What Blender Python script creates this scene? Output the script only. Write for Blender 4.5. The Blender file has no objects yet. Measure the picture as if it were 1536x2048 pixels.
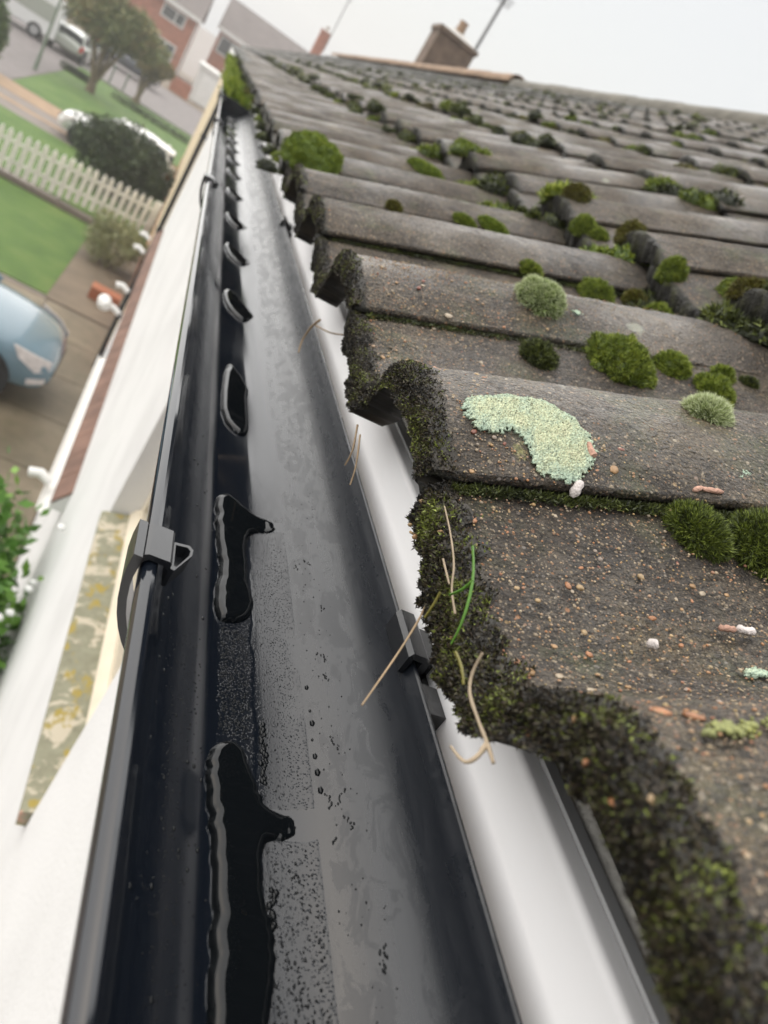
import bpy, math, random
import numpy as np
from mathutils import Vector, Matrix
rad = math.radians
H = 5.0                                   # camera height above the ground
scene = bpy.context.scene
col = scene.collection
rng = np.random.default_rng(7)
random.seed(7)

# ------------------------------------------------------------------ camera
FPX = 1510.0
d = np.array([460-768, 1024-80, -FPX]); d /= np.linalg.norm(d)
u = np.array([.704, 1.0, 0]); u[2] = -(d[0]*u[0]+d[1]*u[1])/d[2]; u /= np.linalg.norm(u)
r = np.cross(d, u)
RW = np.array([r, d, u])                  # world = RW @ camera axes
cam_d = bpy.data.cameras.new('camera'); cam = bpy.data.objects.new('camera', cam_d); col.objects.link(cam)
m = Matrix(RW.tolist()).to_4x4(); m.translation = (0, 0, H)
cam.matrix_world = m
cam_d.sensor_fit = 'VERTICAL'; cam_d.sensor_height = 24.0
cam_d.lens = 24.0*FPX/2048
cam_d.clip_start = .01; cam_d.clip_end = 1000
cam_d.dof.use_dof = True; cam_d.dof.focus_distance = .32
cam_d.dof.aperture_fstop = cam_d.lens/2.2
scene.camera = cam

# ------------------------------------------------------------------ sky, sun, exposure
SUN_EL, SUN_AZ = rad(56), rad(42)         # veiled sun, ahead and a little to the open side
world = bpy.data.worlds.new('World'); scene.world = world; world.use_nodes = True
nt = world.node_tree; nt.nodes.clear()
sky = nt.nodes.new('ShaderNodeTexSky'); sky.sky_type = 'NISHITA'; sky.sun_disc = False
sky.sun_elevation = SUN_EL; sky.sun_rotation = -SUN_AZ; sky.dust_density = 6; sky.air_density = 1.5
sc_ = nt.nodes.new('ShaderNodeVectorMath'); sc_.operation = 'SCALE'; sc_.inputs['Scale'].default_value = .10
mx = nt.nodes.new('ShaderNodeMix'); mx.data_type = 'RGBA'; mx.inputs[0].default_value = .9
mx.inputs[7].default_value = (.285, .285, .283, 1)
bg = nt.nodes.new('ShaderNodeBackground'); out = nt.nodes.new('ShaderNodeOutputWorld')
nt.links.new(sky.outputs[0], sc_.inputs[0]); nt.links.new(sc_.outputs[0], mx.inputs[6])
nt.links.new(mx.outputs[2], bg.inputs[0]); nt.links.new(bg.outputs[0], out.inputs[0])
bg.inputs[1].default_value = 1.0
sun_d = bpy.data.lights.new('sun', 'SUN'); sun_d.energy = 1.5; sun_d.angle = rad(140); sun_d.color = (1, .98, .95)
sun = bpy.data.objects.new('sun', sun_d); col.objects.link(sun)
sdir = Vector((-math.sin(SUN_AZ)*math.cos(SUN_EL), math.cos(SUN_AZ)*math.cos(SUN_EL), math.sin(SUN_EL)))
sun.rotation_euler = sdir.to_track_quat('Z', 'Y').to_euler(); sun.location = (0, 0, 30)
scene.view_settings.view_transform = 'Standard'; scene.view_settings.look = 'None'
scene.view_settings.exposure = 1.6; scene.view_settings.gamma = 1
scene.view_settings.use_curve_mapping = False
scene.cycles.max_bounces = 6; scene.cycles.use_denoising = True
scene.cycles.caustics_reflective = False; scene.cycles.caustics_refractive = False

# ------------------------------------------------------------------ material helpers
class NT:
    def __init__(s, name):
        s.m = bpy.data.materials.new(name); s.m.use_nodes = True
        s.t = s.m.node_tree; s.b = s.t.nodes['Principled BSDF']
        s.g = None
    def n(s, t, **k):
        x = s.t.nodes.new(t)
        for a, v in k.items(): setattr(x, a, v)
        return x
    def l(s, a, b): s.t.links.new(a, b)
    def pos(s, scale=(1, 1, 1)):
        if s.g is None: s.g = s.n('ShaderNodeNewGeometry')
        if scale == (1, 1, 1): return s.g.outputs['Position']
        v = s.n('ShaderNodeVectorMath', operation='MULTIPLY'); s.l(s.g.outputs['Position'], v.inputs[0]); v.inputs[1].default_value = scale
        return v.outputs[0]
    def noise(s, sc, det=3, rough=.55, scale=(1, 1, 1), dist=0):
        x = s.n('ShaderNodeTexNoise'); x.inputs['Scale'].default_value = sc; x.inputs['Detail'].default_value = det
        x.inputs['Roughness'].default_value = rough; x.inputs['Distortion'].default_value = dist
        s.l(s.pos(scale), x.inputs['Vector']); return x
    def vor(s, sc, feature='F1', scale=(1, 1, 1), rnd=1):
        x = s.n('ShaderNodeTexVoronoi', feature=feature); x.inputs['Scale'].default_value = sc
        x.inputs['Randomness'].default_value = rnd
        s.l(s.pos(scale), x.inputs['Vector']); return x
    def ramp(s, fac, stops, mode='LINEAR'):
        x = s.n('ShaderNodeValToRGB'); x.color_ramp.interpolation = mode
        e = x.color_ramp.elements
        while len(e) < len(stops): e.new(.5)
        for i, (p, c) in enumerate(stops):
            e[i].position = p; e[i].color = c if len(c) == 4 else (*c, 1)
        s.l(fac, x.inputs[0]); return x.outputs[0]
    def step(s, fac, a, b):
        x = s.n('ShaderNodeMapRange', clamp=True); x.inputs[1].default_value = a; x.inputs[2].default_value = b
        s.l(fac, x.inputs[0]); return x.outputs[0]
    def mix(s, fac, a, b, blend='MIX'):
        x = s.n('ShaderNodeMix', data_type='RGBA', blend_type=blend)
        for v, i in ((fac, 0), (a, 6), (b, 7)):
            if isinstance(v, (int, float)): x.inputs[i].default_value = v
            elif isinstance(v, tuple): x.inputs[i].default_value = (*v, 1) if len(v) == 3 else v
            else: s.l(v, x.inputs[i])
        return x.outputs[2]
    def math(s, op, a, b=0.0):
        x = s.n('ShaderNodeMath', operation=op)
        for v, i in ((a, 0), (b, 1)):
            if isinstance(v, (int, float)): x.inputs[i].default_value = v
            else: s.l(v, x.inputs[i])
        return x.outputs[0]
    def xyz(s):
        x = s.n('ShaderNodeSeparateXYZ'); s.l(s.pos(), x.inputs[0]); return x.outputs
    def attr(s, name):
        x = s.n('ShaderNodeAttribute', attribute_name=name); return x
    def base(s, v):
        if isinstance(v, tuple): s.b.inputs['Base Color'].default_value = (*v, 1)
        else: s.l(v, s.b.inputs['Base Color'])
    def rough(s, v):
        if isinstance(v, (int, float)): s.b.inputs['Roughness'].default_value = v
        else: s.l(v, s.b.inputs['Roughness'])
    def bump(s, h, dist, strength=1.0, chain=None):
        x = s.n('ShaderNodeBump'); x.inputs['Distance'].default_value = dist; x.inputs['Strength'].default_value = strength
        s.l(h, x.inputs['Height'])
        if chain is not None: s.l(chain, x.inputs['Normal'])
        s.l(x.outputs[0], s.b.inputs['Normal']); return x.outputs[0]

MATS = {}
def simple(name, c, rough=.6, var=.12, sc=3.0, spec=None, metal=0, bump=0, bsc=40):
    t = NT(name)
    n = t.noise(sc, 4)
    lo = tuple(max(0, v*(1-var)) for v in c); hi = tuple(min(1, v*(1+var)) for v in c)
    t.base(t.ramp(n.outputs[0], [(.3, lo), (.7, hi)]))
    t.rough(rough); t.b.inputs['Metallic'].default_value = metal
    if spec is not None: t.b.inputs['IOR'].default_value = spec
    if bump:
        b = t.noise(bsc, 3); t.bump(b.outputs[0], bump)
    MATS[name] = t.m; return t.m

def mat_tile():
    t = NT('concrete_tile')
    n1 = t.noise(9, 5, .6); n2 = t.noise(55, 4, .6); n3 = t.noise(520, 3, .65)
    c = t.ramp(n1.outputs[0], [(.30, (.023, .0175, .013)), (.48, (.052, .041, .030)), (.70, (.102, .080, .055))])
    c = t.mix(t.math('MULTIPLY', t.step(n2.outputs[0], .45, .72), .5), c, (.120, .098, .072))
    # ochre and olive staining
    n4 = t.noise(14, 4, .6, dist=.4)
    c = t.mix(t.math('MULTIPLY', t.step(n4.outputs[0], .56, .72), .5), c, (.15, .110, .045))
    n5 = t.noise(21, 3, .6)
    c = t.mix(t.math('MULTIPLY', t.step(n5.outputs[0], .54, .70), .6), c, (.075, .085, .035))
    c = t.mix(t.math('MULTIPLY', t.step(n3.outputs[0], .48, .60), .7), c, (.028, .025, .023))
    # exposed aggregate: small and medium grains
    for sc, th, am in ((900, .32, .38), (430, .25, .6), (210, .18, .7)):
        v = t.vor(sc)
        sep = t.n('ShaderNodeSeparateColor'); t.l(v.outputs['Color'], sep.inputs[0])
        pick = t.step(sep.outputs[0], .50, .54)
        dot = t.step(v.outputs['Distance'], th+.06, th)
        gc = t.ramp(sep.outputs[1], [(0, (.30, .22, .13)), (.3, (.36, .31, .23)), (.55, (.33, .15, .06)), (.75, (.22, .20, .18)), (1, (.40, .27, .12))])
        c = t.mix(t.math('MULTIPLY', t.math('MULTIPLY', pick, dot), am), c, gc)
    # pale crust lichen spots on the upper courses
    v = t.vor(24); sep = t.n('ShaderNodeSeparateColor'); t.l(v.outputs['Color'], sep.inputs[0])
    nd = t.noise(130, 4, .7)
    dd = t.math('ADD', v.outputs['Distance'], t.math('MULTIPLY', nd.outputs[0], .5))
    sp = t.math('MULTIPLY', t.step(dd, .46, .38), t.step(sep.outputs[0], .88, .90))
    lc = t.ramp(sep.outputs[2], [(.2, (.34, .36, .27)), (.55, (.40, .40, .12)), (.8, (.42, .42, .38))])
    c = t.mix(t.math('MULTIPLY', sp, .5), c, lc)
    ck = t.noise(75, 5, .7, scale=(.55, 1.5, 1), dist=1.2); crk = t.step(t.math('ABSOLUTE', t.math('SUBTRACT', ck.outputs[0], .5)), .016, .004)
    crk = t.math('MULTIPLY', crk, t.step(t.noise(17, 2).outputs[0], .42, .55)); c = t.mix(t.math('MULTIPLY', crk, .8), c, (.012, .011, .010))
    # black moss crust on the noses
    a = t.attr('nose')
    nn = t.noise(120, 4, .65)
    cr = t.step(t.math('ADD', a.outputs['Fac'], t.math('MULTIPLY', t.math('SUBTRACT', nn.outputs[0], .5), 1.1)), .45, .6)
    mc = t.ramp(t.noise(60, 3).outputs[0], [(.35, (.018, .017, .015)), (.55, (.032, .031, .022)), (.7, (.060, .062, .026))])
    c = t.mix(cr, c, mc)
    t.base(c)
    wet = t.step(t.noise(7, 3).outputs[0], .40, .62)
    x = t.n('ShaderNodeMapRange'); x.inputs[3].default_value = .8; x.inputs[4].default_value = .36; t.l(wet, x.inputs[0]); t.rough(x.outputs[0])
    b1 = t.bump(n3.outputs[0], .0024, 1.0)
    v2 = t.vor(520); b2 = t.bump(v2.outputs['Distance'], .0011, .8, b1)
    b3 = t.bump(n2.outputs[0], .0035, .7, b2); t.bump(t.math('SUBTRACT', 1.0, crk), .0015, .8, b3)
    MATS['tile'] = t.m

def mat_gutter():
    t = NT('black_gutter_plastic')
    t.base((.0055, .0075, .0115)); t.b.inputs['IOR'].default_value = 1.55
    X, Y, Z = t.xyz()
    nz = t.noise(70, 3); jit = t.math('MULTIPLY', t.math('SUBTRACT', nz.outputs[0], .5), .006)
    xj = t.math('ADD', X, jit)
    # condensation band beside the puddles, wiped to a line on its far side, and a second fainter one on the front wall
    band = t.math('MULTIPLY', t.step(xj, .1105, .112), t.step(X, .1292, .1286))
    band = t.math('MULTIPLY', band, t.step(Y, .43, .32))
    drift = t.step(t.noise(26, 3, scale=(1, .5, 1)).outputs[0], .30, .42)
    band = t.math('MULTIPLY', band, drift)
    low = t.math('MULTIPLY', t.step(xj, .0935, .0955), t.step(xj, .110, .1086)); low = t.math('MULTIPLY', low, t.step(Y, .285, .255))
    # smooth wet smears where the puddle tongues have run out
    for yc, hw in ((.1655, .0058), (.3560, .0045)):
        dy = t.math('ABSOLUTE', t.math('SUBTRACT', t.math('ADD', Y, t.math('MULTIPLY', jit, .7)), yc)); band = t.math('MULTIPLY', band, t.step(dy, hw, hw+.0006))
    mask = t.math('MAXIMUM', band, low)
    v = t.vor(1000); dome = t.math('SUBTRACT', .5, v.outputs['Distance'])
    dome = t.math('MAXIMUM', dome, .12)
    b1 = t.bump(t.math('MULTIPLY', dome, mask), .0006, 1.0)
    film = t.noise(95, 5, .72, scale=(1, .45, 1), dist=.9)
    fm = t.math('MULTIPLY', t.step(film.outputs[0], .50, .52), t.step(X, .1285, .1315))
    st = t.noise(220, 2, .5, scale=(1, .04, 1)); t.bump(st.outputs[0], .00003, .4, b1)
    t.l(t.math('SUBTRACT', .56, t.math('MULTIPLY', fm, .05)), t.b.inputs['Specular IOR Level'])
    rg = t.math('ADD', t.math('MULTIPLY', mask, .10), t.math('MULTIPLY', fm, .08))
    rg = t.math('ADD', rg, t.math('MULTIPLY', t.step(st.outputs[0], .35, .7), .05))
    t.rough(t.math('ADD', rg, t.math('ADD', .07, t.math('MULTIPLY', t.step(X, .100, .140), .19))))
    MATS['gutter'] = t.m

def mat_blades(name, cols, rough=.6, tip=None, sss=True):
    """foliage and moss: colour varies blade by blade through the attribute rnd; tip only where tips differ in colour"""
    t = NT(name)
    a = t.attr('rnd')
    c = t.ramp(a.outputs['Fac'], [(i/(len(cols)-1), k) for i, k in enumerate(cols)])
    if tip:
        b = t.attr('tip'); c = t.mix(t.step(b.outputs['Fac'], .35, .95), c, tip)
    t.base(c); t.rough(rough)
    MATS[name] = t.m

def build_materials():
    mat_tile(); mat_gutter()
    t = NT('rain_water'); t.base((.004, .005, .006)); t.rough(.02); t.b.inputs['IOR'].default_value = 1.36
    MATS['water'] = t.m
    # fascia
    t = NT('white_fascia'); n = t.noise(6, 3); t.base(t.ramp(n.outputs[0], [(.3, (.90, .885, .88)), (.7, (.92, .91, .905))])); t.rough(.6); MATS['fascia'] = t.m
    t = NT('white_render'); n = t.noise(2.2, 5, .6); n2 = t.noise(120, 3)
    c = t.ramp(n.outputs[0], [(.25, (.64, .64, .63)), (.6, (.76, .76, .75))]); 
    c = t.mix(t.math('MULTIPLY', t.step(n2.outputs[0], .62, .75), .35), c, (.5, .49, .46))
    t.base(c); t.rough(.8); t.bump(n2.outputs[0], .002, .6); MATS['render'] = t.m
    t = NT('cream_render'); n = t.noise(1.2, 4); t.base(t.ramp(n.outputs[0], [(.3, (.60, .48, .32)), (.7, (.68, .56, .39))])); t.rough(.8); MATS['cream'] = t.m
    # sill
    t = NT('weathered_sill_paint'); n = t.noise(16, 5, .65, dist=.5); n2 = t.noise(24, 4, .6, scale=(1, .6, 1)); n3 = t.noise(40, 4)
    c = t.ramp(n3.outputs[0], [(.3, (.21, .20, .135)), (.7, (.29, .285, .20))])
    c = t.mix(t.step(n.outputs[0], .52, .58), c, (.52, .46, .35))
    c = t.mix(t.step(n2.outputs[0], .57, .64), c, (.34, .26, .06))
    n4 = t.noise(9, 4, .6); c = t.mix(t.step(n4.outputs[0], .64, .70), c, (.55, .30, .22))
    t.base(c); t.rough(.85); t.bump(n3.outputs[0], .003, .7); MATS['sill'] = t.m
    simple('cream_paint', (.70, .62, .48), .5, .08, 12)
    simple('clay_tile', (.17, .095, .068), .8, .3, 5)
    simple('white_plastic', (.78, .77, .74), .35, .04)
    simple('black_plastic', (.010, .011, .013), .27, .1, spec=1.62)
    simple('grey_metal', (.20, .20, .20), .4, .1, metal=.6)
    simple('mortar', (.50, .48, .44), .9, .25, 60, bump=.002, bsc=200)
    simple('underlay', (.018, .016, .014), .9, .2)
    simple('brown_brick', (.15, .085, .065), .9, .3, 40, bump=.003, bsc=150)
    simple('grey_trim', (.42, .42, .42), .5, .08)
    simple('ridge_grey', (.15, .14, .115), .85, .3, 4)
    simple('ridge_orange', (.27, .18, .115), .85, .25, 3)
    simple('roof_far', (.115, .105, .10), .8, .3, 1.5)
    simple('glass_dark', (.03, .035, .04), .05, .05, spec=1.5)
    # ground
    t = NT('lawn_grass'); n = t.noise(1.3, 4); n2 = t.noise(30, 3)
    c = t.ramp(n.outputs[0], [(.3, (.055, .120, .012)), (.5, (.080, .160, .018)), (.7, (.115, .185, .030))]); c = t.mix(t.math('MULTIPLY', n2.outputs[0], .4), c, (.035, .065, .010)); t.base(c); t.rough(.8); t.bump(n2.outputs[0], .03, .8); MATS['grass'] = t.m
    t = NT('concrete_paving'); n = t.noise(1.0, 5, .6); n2 = t.noise(6, 5, .6)
    c = t.ramp(n.outputs[0], [(.3, (.095, .075, .042)), (.55, (.16, .125, .078)), (.75, (.22, .18, .12))]); c = t.mix(t.math('MULTIPLY', t.step(n2.outputs[0], .52, .7), .5), c, (.075, .070, .032)); t.base(c); t.rough(.6); MATS['concrete'] = t.m
    simple('asphalt', (.16, .14, .135), .8, .15, 2)
    simple('path_brown', (.16, .125, .088), .8, .2, 1.5)
    simple('tan_paver', (.31, .21, .13), .8, .15, 2)
    simple('grey_paver', (.20, .17, .15), .8, .15, 2)
    simple('soil', (.055, .042, .028), .95, .4, 6)
    simple('kerb_stone', (.34, .32, .30), .8, .12, 3)
    simple('fence_paint', (.84, .83, .79), .6, .16, 5)
    simple('red_brick', (.34, .125, .07), .85, .22, 3)
    simple('brown_roof', (.165, .14, .13), .85, .12, 1)
    simple('house_white', (.68, .67, .64), .6, .06)
    simple('chimney_brick', (.15, .105, .075), .9, .3, 5)
    simple('bark', (.17, .13, .085), .9, .25, 8)
    simple('pole_green', (.17, .21, .165), .5, .1)
    simple('tyre', (.012, .012, .013), .8, .1)
    simple('alloy', (.45, .46, .47), .35, .1, metal=.8)
    for n, c in (('paint_blue', (.115, .185, .23)), ('paint_white', (.76, .76, .75)), ('paint_silver', (.36, .38, .33)), ('paint_dark', (.05, .055, .07))):
        simple(n, c, .25, .02)
        MATS[n].node_tree.nodes['Principled BSDF'].inputs['Coat Weight'].default_value = .6
    simple('lamp_glass', (.55, .50, .48), .15, .2, 12)
    simple('red_lens', (.45, .03, .02), .2, .05)
    simple('terracotta', (.33, .12, .06), .8, .15)
    # moss and plants
    mat_blades('moss_green', [(.050, .075, .012), (.13, .175, .020), (.22, .28, .032), (.34, .38, .06)])
    mat_blades('moss_bright', [(.06, .10, .010), (.15, .215, .018), (.24, .30, .028), (.32, .37, .06)])
    mat_blades('moss_dark', [(.016, .020, .008), (.040, .050, .013), (.085, .105, .020), (.16, .19, .035)])
    mat_blades('moss_far', [(.018, .020, .010), (.045, .052, .016), (.10, .115, .022), (.19, .215, .04)])
    mat_blades('moss_mixed', [(.025, .032, .009), (.07, .095, .015), (.13, .17, .022), (.25, .30, .05)])
    mat_blades('moss_olive', [(.05, .045, .010), (.10, .085, .012), (.16, .14, .02), (.13, .17, .02)])
    mat_blades('moss_hoary', [(.06, .10, .018), (.12, .19, .03), (.19, .27, .045), (.24, .33, .07)], tip=(.66, .70, .45))
    mat_blades('moss_crust', [(.009, .008, .006), (.020, .017, .012), (.048, .033, .018), (.060, .058, .018), (.11, .135, .024), (.22, .26, .045)])
    mat_blades('leaf_hedge', [(.025, .055, .014), (.06, .11, .022), (.11, .17, .035)])
    mat_blades('leaf_dark', [(.020, .034, .014), (.038, .060, .022), (.07, .10, .036)])
    mat_blades('leaf_pale', [(.14, .16, .06), (.26, .27, .13), (.36, .35, .20)])
    mat_blades('leaf_palm', [(.07, .09, .026), (.12, .15, .042), (.20, .20, .07), (.24, .165, .065)])
    mat_blades('leaf_brown', [(.10, .085, .026), (.17, .135, .035), (.22, .165, .05)])
    mat_blades('leaf_fresh', [(.035, .10, .010), (.075, .19, .018), (.15, .29, .03)])
    mat_blades('grit', [(.10, .08, .06), (.20, .16, .11), (.30, .23, .15), (.33, .15, .06), (.40, .33, .22), (.26, .11, .06), (.34, .24, .10), (.22, .19, .16)], rough=.55)
    mat_blades('lichen', [(.42, .54, .42), (.53, .62, .45), (.61, .65, .42), (.72, .71, .48)], rough=.95)
    t = NT.__new__(NT); t.m = MATS['lichen']; t.t = t.m.node_tree; t.b = t.t.nodes['Principled BSDF']; t.g = None
    b1 = t.bump(t.vor(620).outputs['Distance'], .0015, 1.0); t.bump(t.noise(1500, 2).outputs[0], .0012, .8, b1)
    mat_blades('lichen_yellow', [(.16, .17, .07), (.24, .25, .09), (.33, .33, .08), (.40, .38, .12)], rough=.95)
    simple('flower', (.8, .8, .78), .7, .03)
    simple('dry_stem', (.27, .19, .11), .7, .3, 60)
    simple('root_pale', (.30, .235, .16), .7, .3, 60)
    simple('blade_green', (.075, .185, .018), .45, .2, 40)
    simple('blade_olive', (.17, .15, .03), .5, .3, 40)
    simple('cast_pink', (.46, .27, .20), .9, .3, 300, bump=.001, bsc=900)
    simple('cast_white', (.62, .56, .53), .9, .2, 300, bump=.001, bsc=900)
    for i, c in enumerate(((.30, .135, .06), (.31, .215, .11), (.32, .26, .185), (.20, .075, .05), (.30, .18, .085), (.24, .19, .15))):
        simple('pebble_%d' % i, c, .4, .3, 300, bump=.0006, bsc=700)
    simple('algae_gutter', (.30, .36, .06), .7, .25, 4)
    simple('old_gutter', (.40, .42, .42), .6, .15, 3)
build_materials()

# ------------------------------------------------------------------ object helpers
class MB:
    def __init__(s): s.v = []; s.f = []
    def add(s, verts, faces):
        o = len(s.v); s.v.extend([tuple(map(float, p)) for p in verts]); s.f.extend([tuple(i+o for i in f) for f in faces]); return s
    def box(s, x0, x1, y0, y1, z0, z1):
        return s.add([(x, y, z) for x in (x0, x1) for y in (y0, y1) for z in (z0, z1)],
                     [(0, 1, 3, 2), (4, 6, 7, 5), (0, 4, 5, 1), (2, 3, 7, 6), (0, 2, 6, 4), (1, 5, 7, 3)])
    def prism(s, poly, axis, a, b):
        """closed 2D polygon swept along an axis between a and b"""
        n = len(poly)
        def P(p, t):
            return {'x': (t, p[0], p[1]), 'y': (p[0], t, p[1]), 'z': (p[0], p[1], t)}[axis]
        vs = [P(p, a) for p in poly]+[P(p, b) for p in poly]
        return s.add(vs, [(i, (i+1) % n, n+(i+1) % n, n+i) for i in range(n)]+[tuple(range(n))[::-1], tuple(range(n, 2*n))])
    def tube(s, pts, rads, n=8, cap=True):
        pts = [Vector(p) for p in pts]
        if isinstance(rads, (int, float)): rads = [rads]*len(pts)
        rings = []
        for i, p in enumerate(pts):
            t = (pts[min(i+1, len(pts)-1)]-pts[max(i-1, 0)]).normalized()
            a = t.orthogonal().normalized() if i == 0 else (pa-t*pa.dot(t)).normalized()
            pa = a; b = t.cross(a)
            rings.append([p+(a*math.cos(k*2*math.pi/n)+b*math.sin(k*2*math.pi/n))*rads[i] for k in range(n)])
        vs = [q for rg in rings for q in rg]
        fs = [(i*n+k, i*n+(k+1) % n, (i+1)*n+(k+1) % n, (i+1)*n+k) for i in range(len(pts)-1) for k in range(n)]
        if cap: fs += [tuple(range(n))[::-1], tuple(range((len(pts)-1)*n, len(pts)*n))]
        return s.add(vs, fs)
    def build(s, name, mat, parent=None, smooth=None):
        me = bpy.data.meshes.new(name); me.from_pydata(s.v, [], s.f); me.update()
        return mesh_obj(name, me, mat, parent, smooth)
def mesh_obj(name, me, mat, parent=None, smooth=None):
    if mat: me.materials.append(MATS[mat])
    if smooth is not None:
        me.shade_smooth()
        if smooth < 180: me.set_sharp_from_angle(angle=rad(smooth))
    o = bpy.data.objects.new(name, me); col.objects.link(o)
    if parent is not None: adopt(o, parent)
    return o
def world_loc(p):
    v = Vector((0, 0, 0))
    while p is not None: v += p.location; p = p.parent
    return v
def adopt(o, parent):
    """parents are empties or meshes without rotation, so their summed location is their whole transform"""
    o.parent = parent; o.matrix_parent_inverse = Matrix.Translation(-abs_loc(parent))
def abs_loc(o):
    if o.parent is None: return o.location.copy()
    return abs_loc(o.parent)+o.matrix_parent_inverse.translation+o.location
def tag(o, label=None, cat=None, group=None, kind=None):
    if label: o['label'] = label
    if cat: o['category'] = cat
    if group: o['group'] = group
    if kind: o['kind'] = kind
    return o
def empty(name, loc, label, cat, group=None):
    o = bpy.data.objects.new(name, None); col.objects.link(o); o.location = loc; o.empty_display_size = .1
    return tag(o, label, cat, group)
def from_np(name, V, F, mat, parent=None, smooth=None, **attrs):
    """V (n,3), F (m,3 or 4)"""
    me = bpy.data.meshes.new(name)
    V = np.ascontiguousarray(V, dtype=np.float32); F = np.ascontiguousarray(F, dtype=np.int32)
    k = F.shape[1]
    me.vertices.add(len(V)); me.vertices.foreach_set('co', V.ravel())
    me.loops.add(F.size); me.loops.foreach_set('vertex_index', F.ravel())
    me.polygons.add(len(F)); me.polygons.foreach_set('loop_start', np.arange(0, F.size, k, dtype=np.int32))
    me.polygons.foreach_set('loop_total', np.full(len(F), k, dtype=np.int32))
    me.update(calc_edges=True)
    for n, a in attrs.items():
        at = me.attributes.new(n, 'FLOAT', 'POINT'); at.data.foreach_set('value', np.ascontiguousarray(a, dtype=np.float32))
    if smooth is not None: me.shade_smooth()
    if mat is None: return me
    return mesh_obj(name, me, mat, parent)

def vnoise(P, seed=0):
    """cheap smooth 3D noise for numpy points, about -1..1"""
    g = np.random.default_rng(seed); out = np.zeros(len(P))
    for i in range(7):
        k = g.normal(size=3); k /= np.linalg.norm(k); ph = g.uniform(0, 6.28)
        q = g.normal(size=3); q /= np.linalg.norm(q)
        out += np.sin(P@k*(1+.35*i)*2.2+ph+1.3*np.sin(P@q*1.7*(1+.2*i)+ph*2))
    return out/4.0
def unit(a): return a/np.maximum(np.linalg.norm(a, axis=1, keepdims=True), 1e-9)
def blades(P, N, length, width, jitter, g, rnd=None):
    """thin triangles standing on points P along N -> V, F, rnd, tip"""
    n = len(P); D = unit(N+g.normal(size=(n, 3))*jitter)
    S = unit(np.cross(D, g.normal(size=(n, 3))))
    L = length*g.uniform(.55, 1.3, (n, 1)); W = width*g.uniform(.7, 1.3, (n, 1))
    V = np.empty((n, 3, 3)); V[:, 0] = P-S*W; V[:, 1] = P+S*W; V[:, 2] = P+D*L
    F = np.arange(3*n).reshape(n, 3)
    if rnd is None: rnd = g.uniform(0, 1, n)
    return V.reshape(-1, 3), F, np.repeat(rnd, 3), np.tile(np.array([0., 0., 1.]), n)
def sphere_pts(n, g):
    return unit(g.normal(size=(n, 3)))

def ico(sub=1):
    import bmesh
    bm = bmesh.new(); bmesh.ops.create_icosphere(bm, subdivisions=sub, radius=1)
    V = np.array([v.co[:] for v in bm.verts]); F = np.array([[v.index for v in f.verts] for f in bm.faces]); bm.free(); return V, F
ICO1, ICO2, ICO3, ICO4 = ico(1), ico(2), ico(3), ico(4)

# ------------------------------------------------------------------ roof geometry
KR = .905                                 # tile scale
T27 = math.tan(rad(27)); X0 = .155*KR; GH = .34*KR; Z0 = H-.118*KR; COV = .25*KR; YG0 = .282*KR; NC = 11
PS = np.array([0, .04, .1, .18, .29, .36, .43, .5, .56, .62, .7, .8, .9, 1.0, 1.1])
PH = np.array([.023, .029, .036, .041, .043, .0405, .030, .013, .004, .0, .001, .006, .012, .0175, .020])*KR
_ss = np.linspace(0, 1.1, 200); _hh = np.interp(_ss, PS, PH)
_k = np.ones(9)/9; _hp = np.concatenate([np.full(4, _hh[0]), _hh, np.full(4, _hh[-1])]); _hs = np.convolve(_hp, _k, 'valid')
def prof(s): return np.interp(s, _ss, _hs)
def pitch(c): return rad(20.5) if c == 0 else rad(23.8)
def course_z(c): return Z0+GH*c*T27-(.008 if c else 0)
def roofpt(x, y):
    """point on top of the tiles above plan position x, y, with its normal"""
    c = max(0, int(math.floor((x-X0)/GH))); th = pitch(c)
    s = ((y-YG0)/COV) % 1; h = float(prof(s))
    l = (x-(X0+GH*c)+h*math.sin(th))/math.cos(th)
    z = course_z(c)+l*math.sin(th)+h*math.cos(th)
    dh = float(prof(min(1.05, s+.02))-prof(max(0, s-.02)))/(.04*COV)
    n = Vector((-math.sin(th), -dh*math.cos(th)*1.0, math.cos(th))).normalized()
    return Vector((x, y, z)), n
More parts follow.
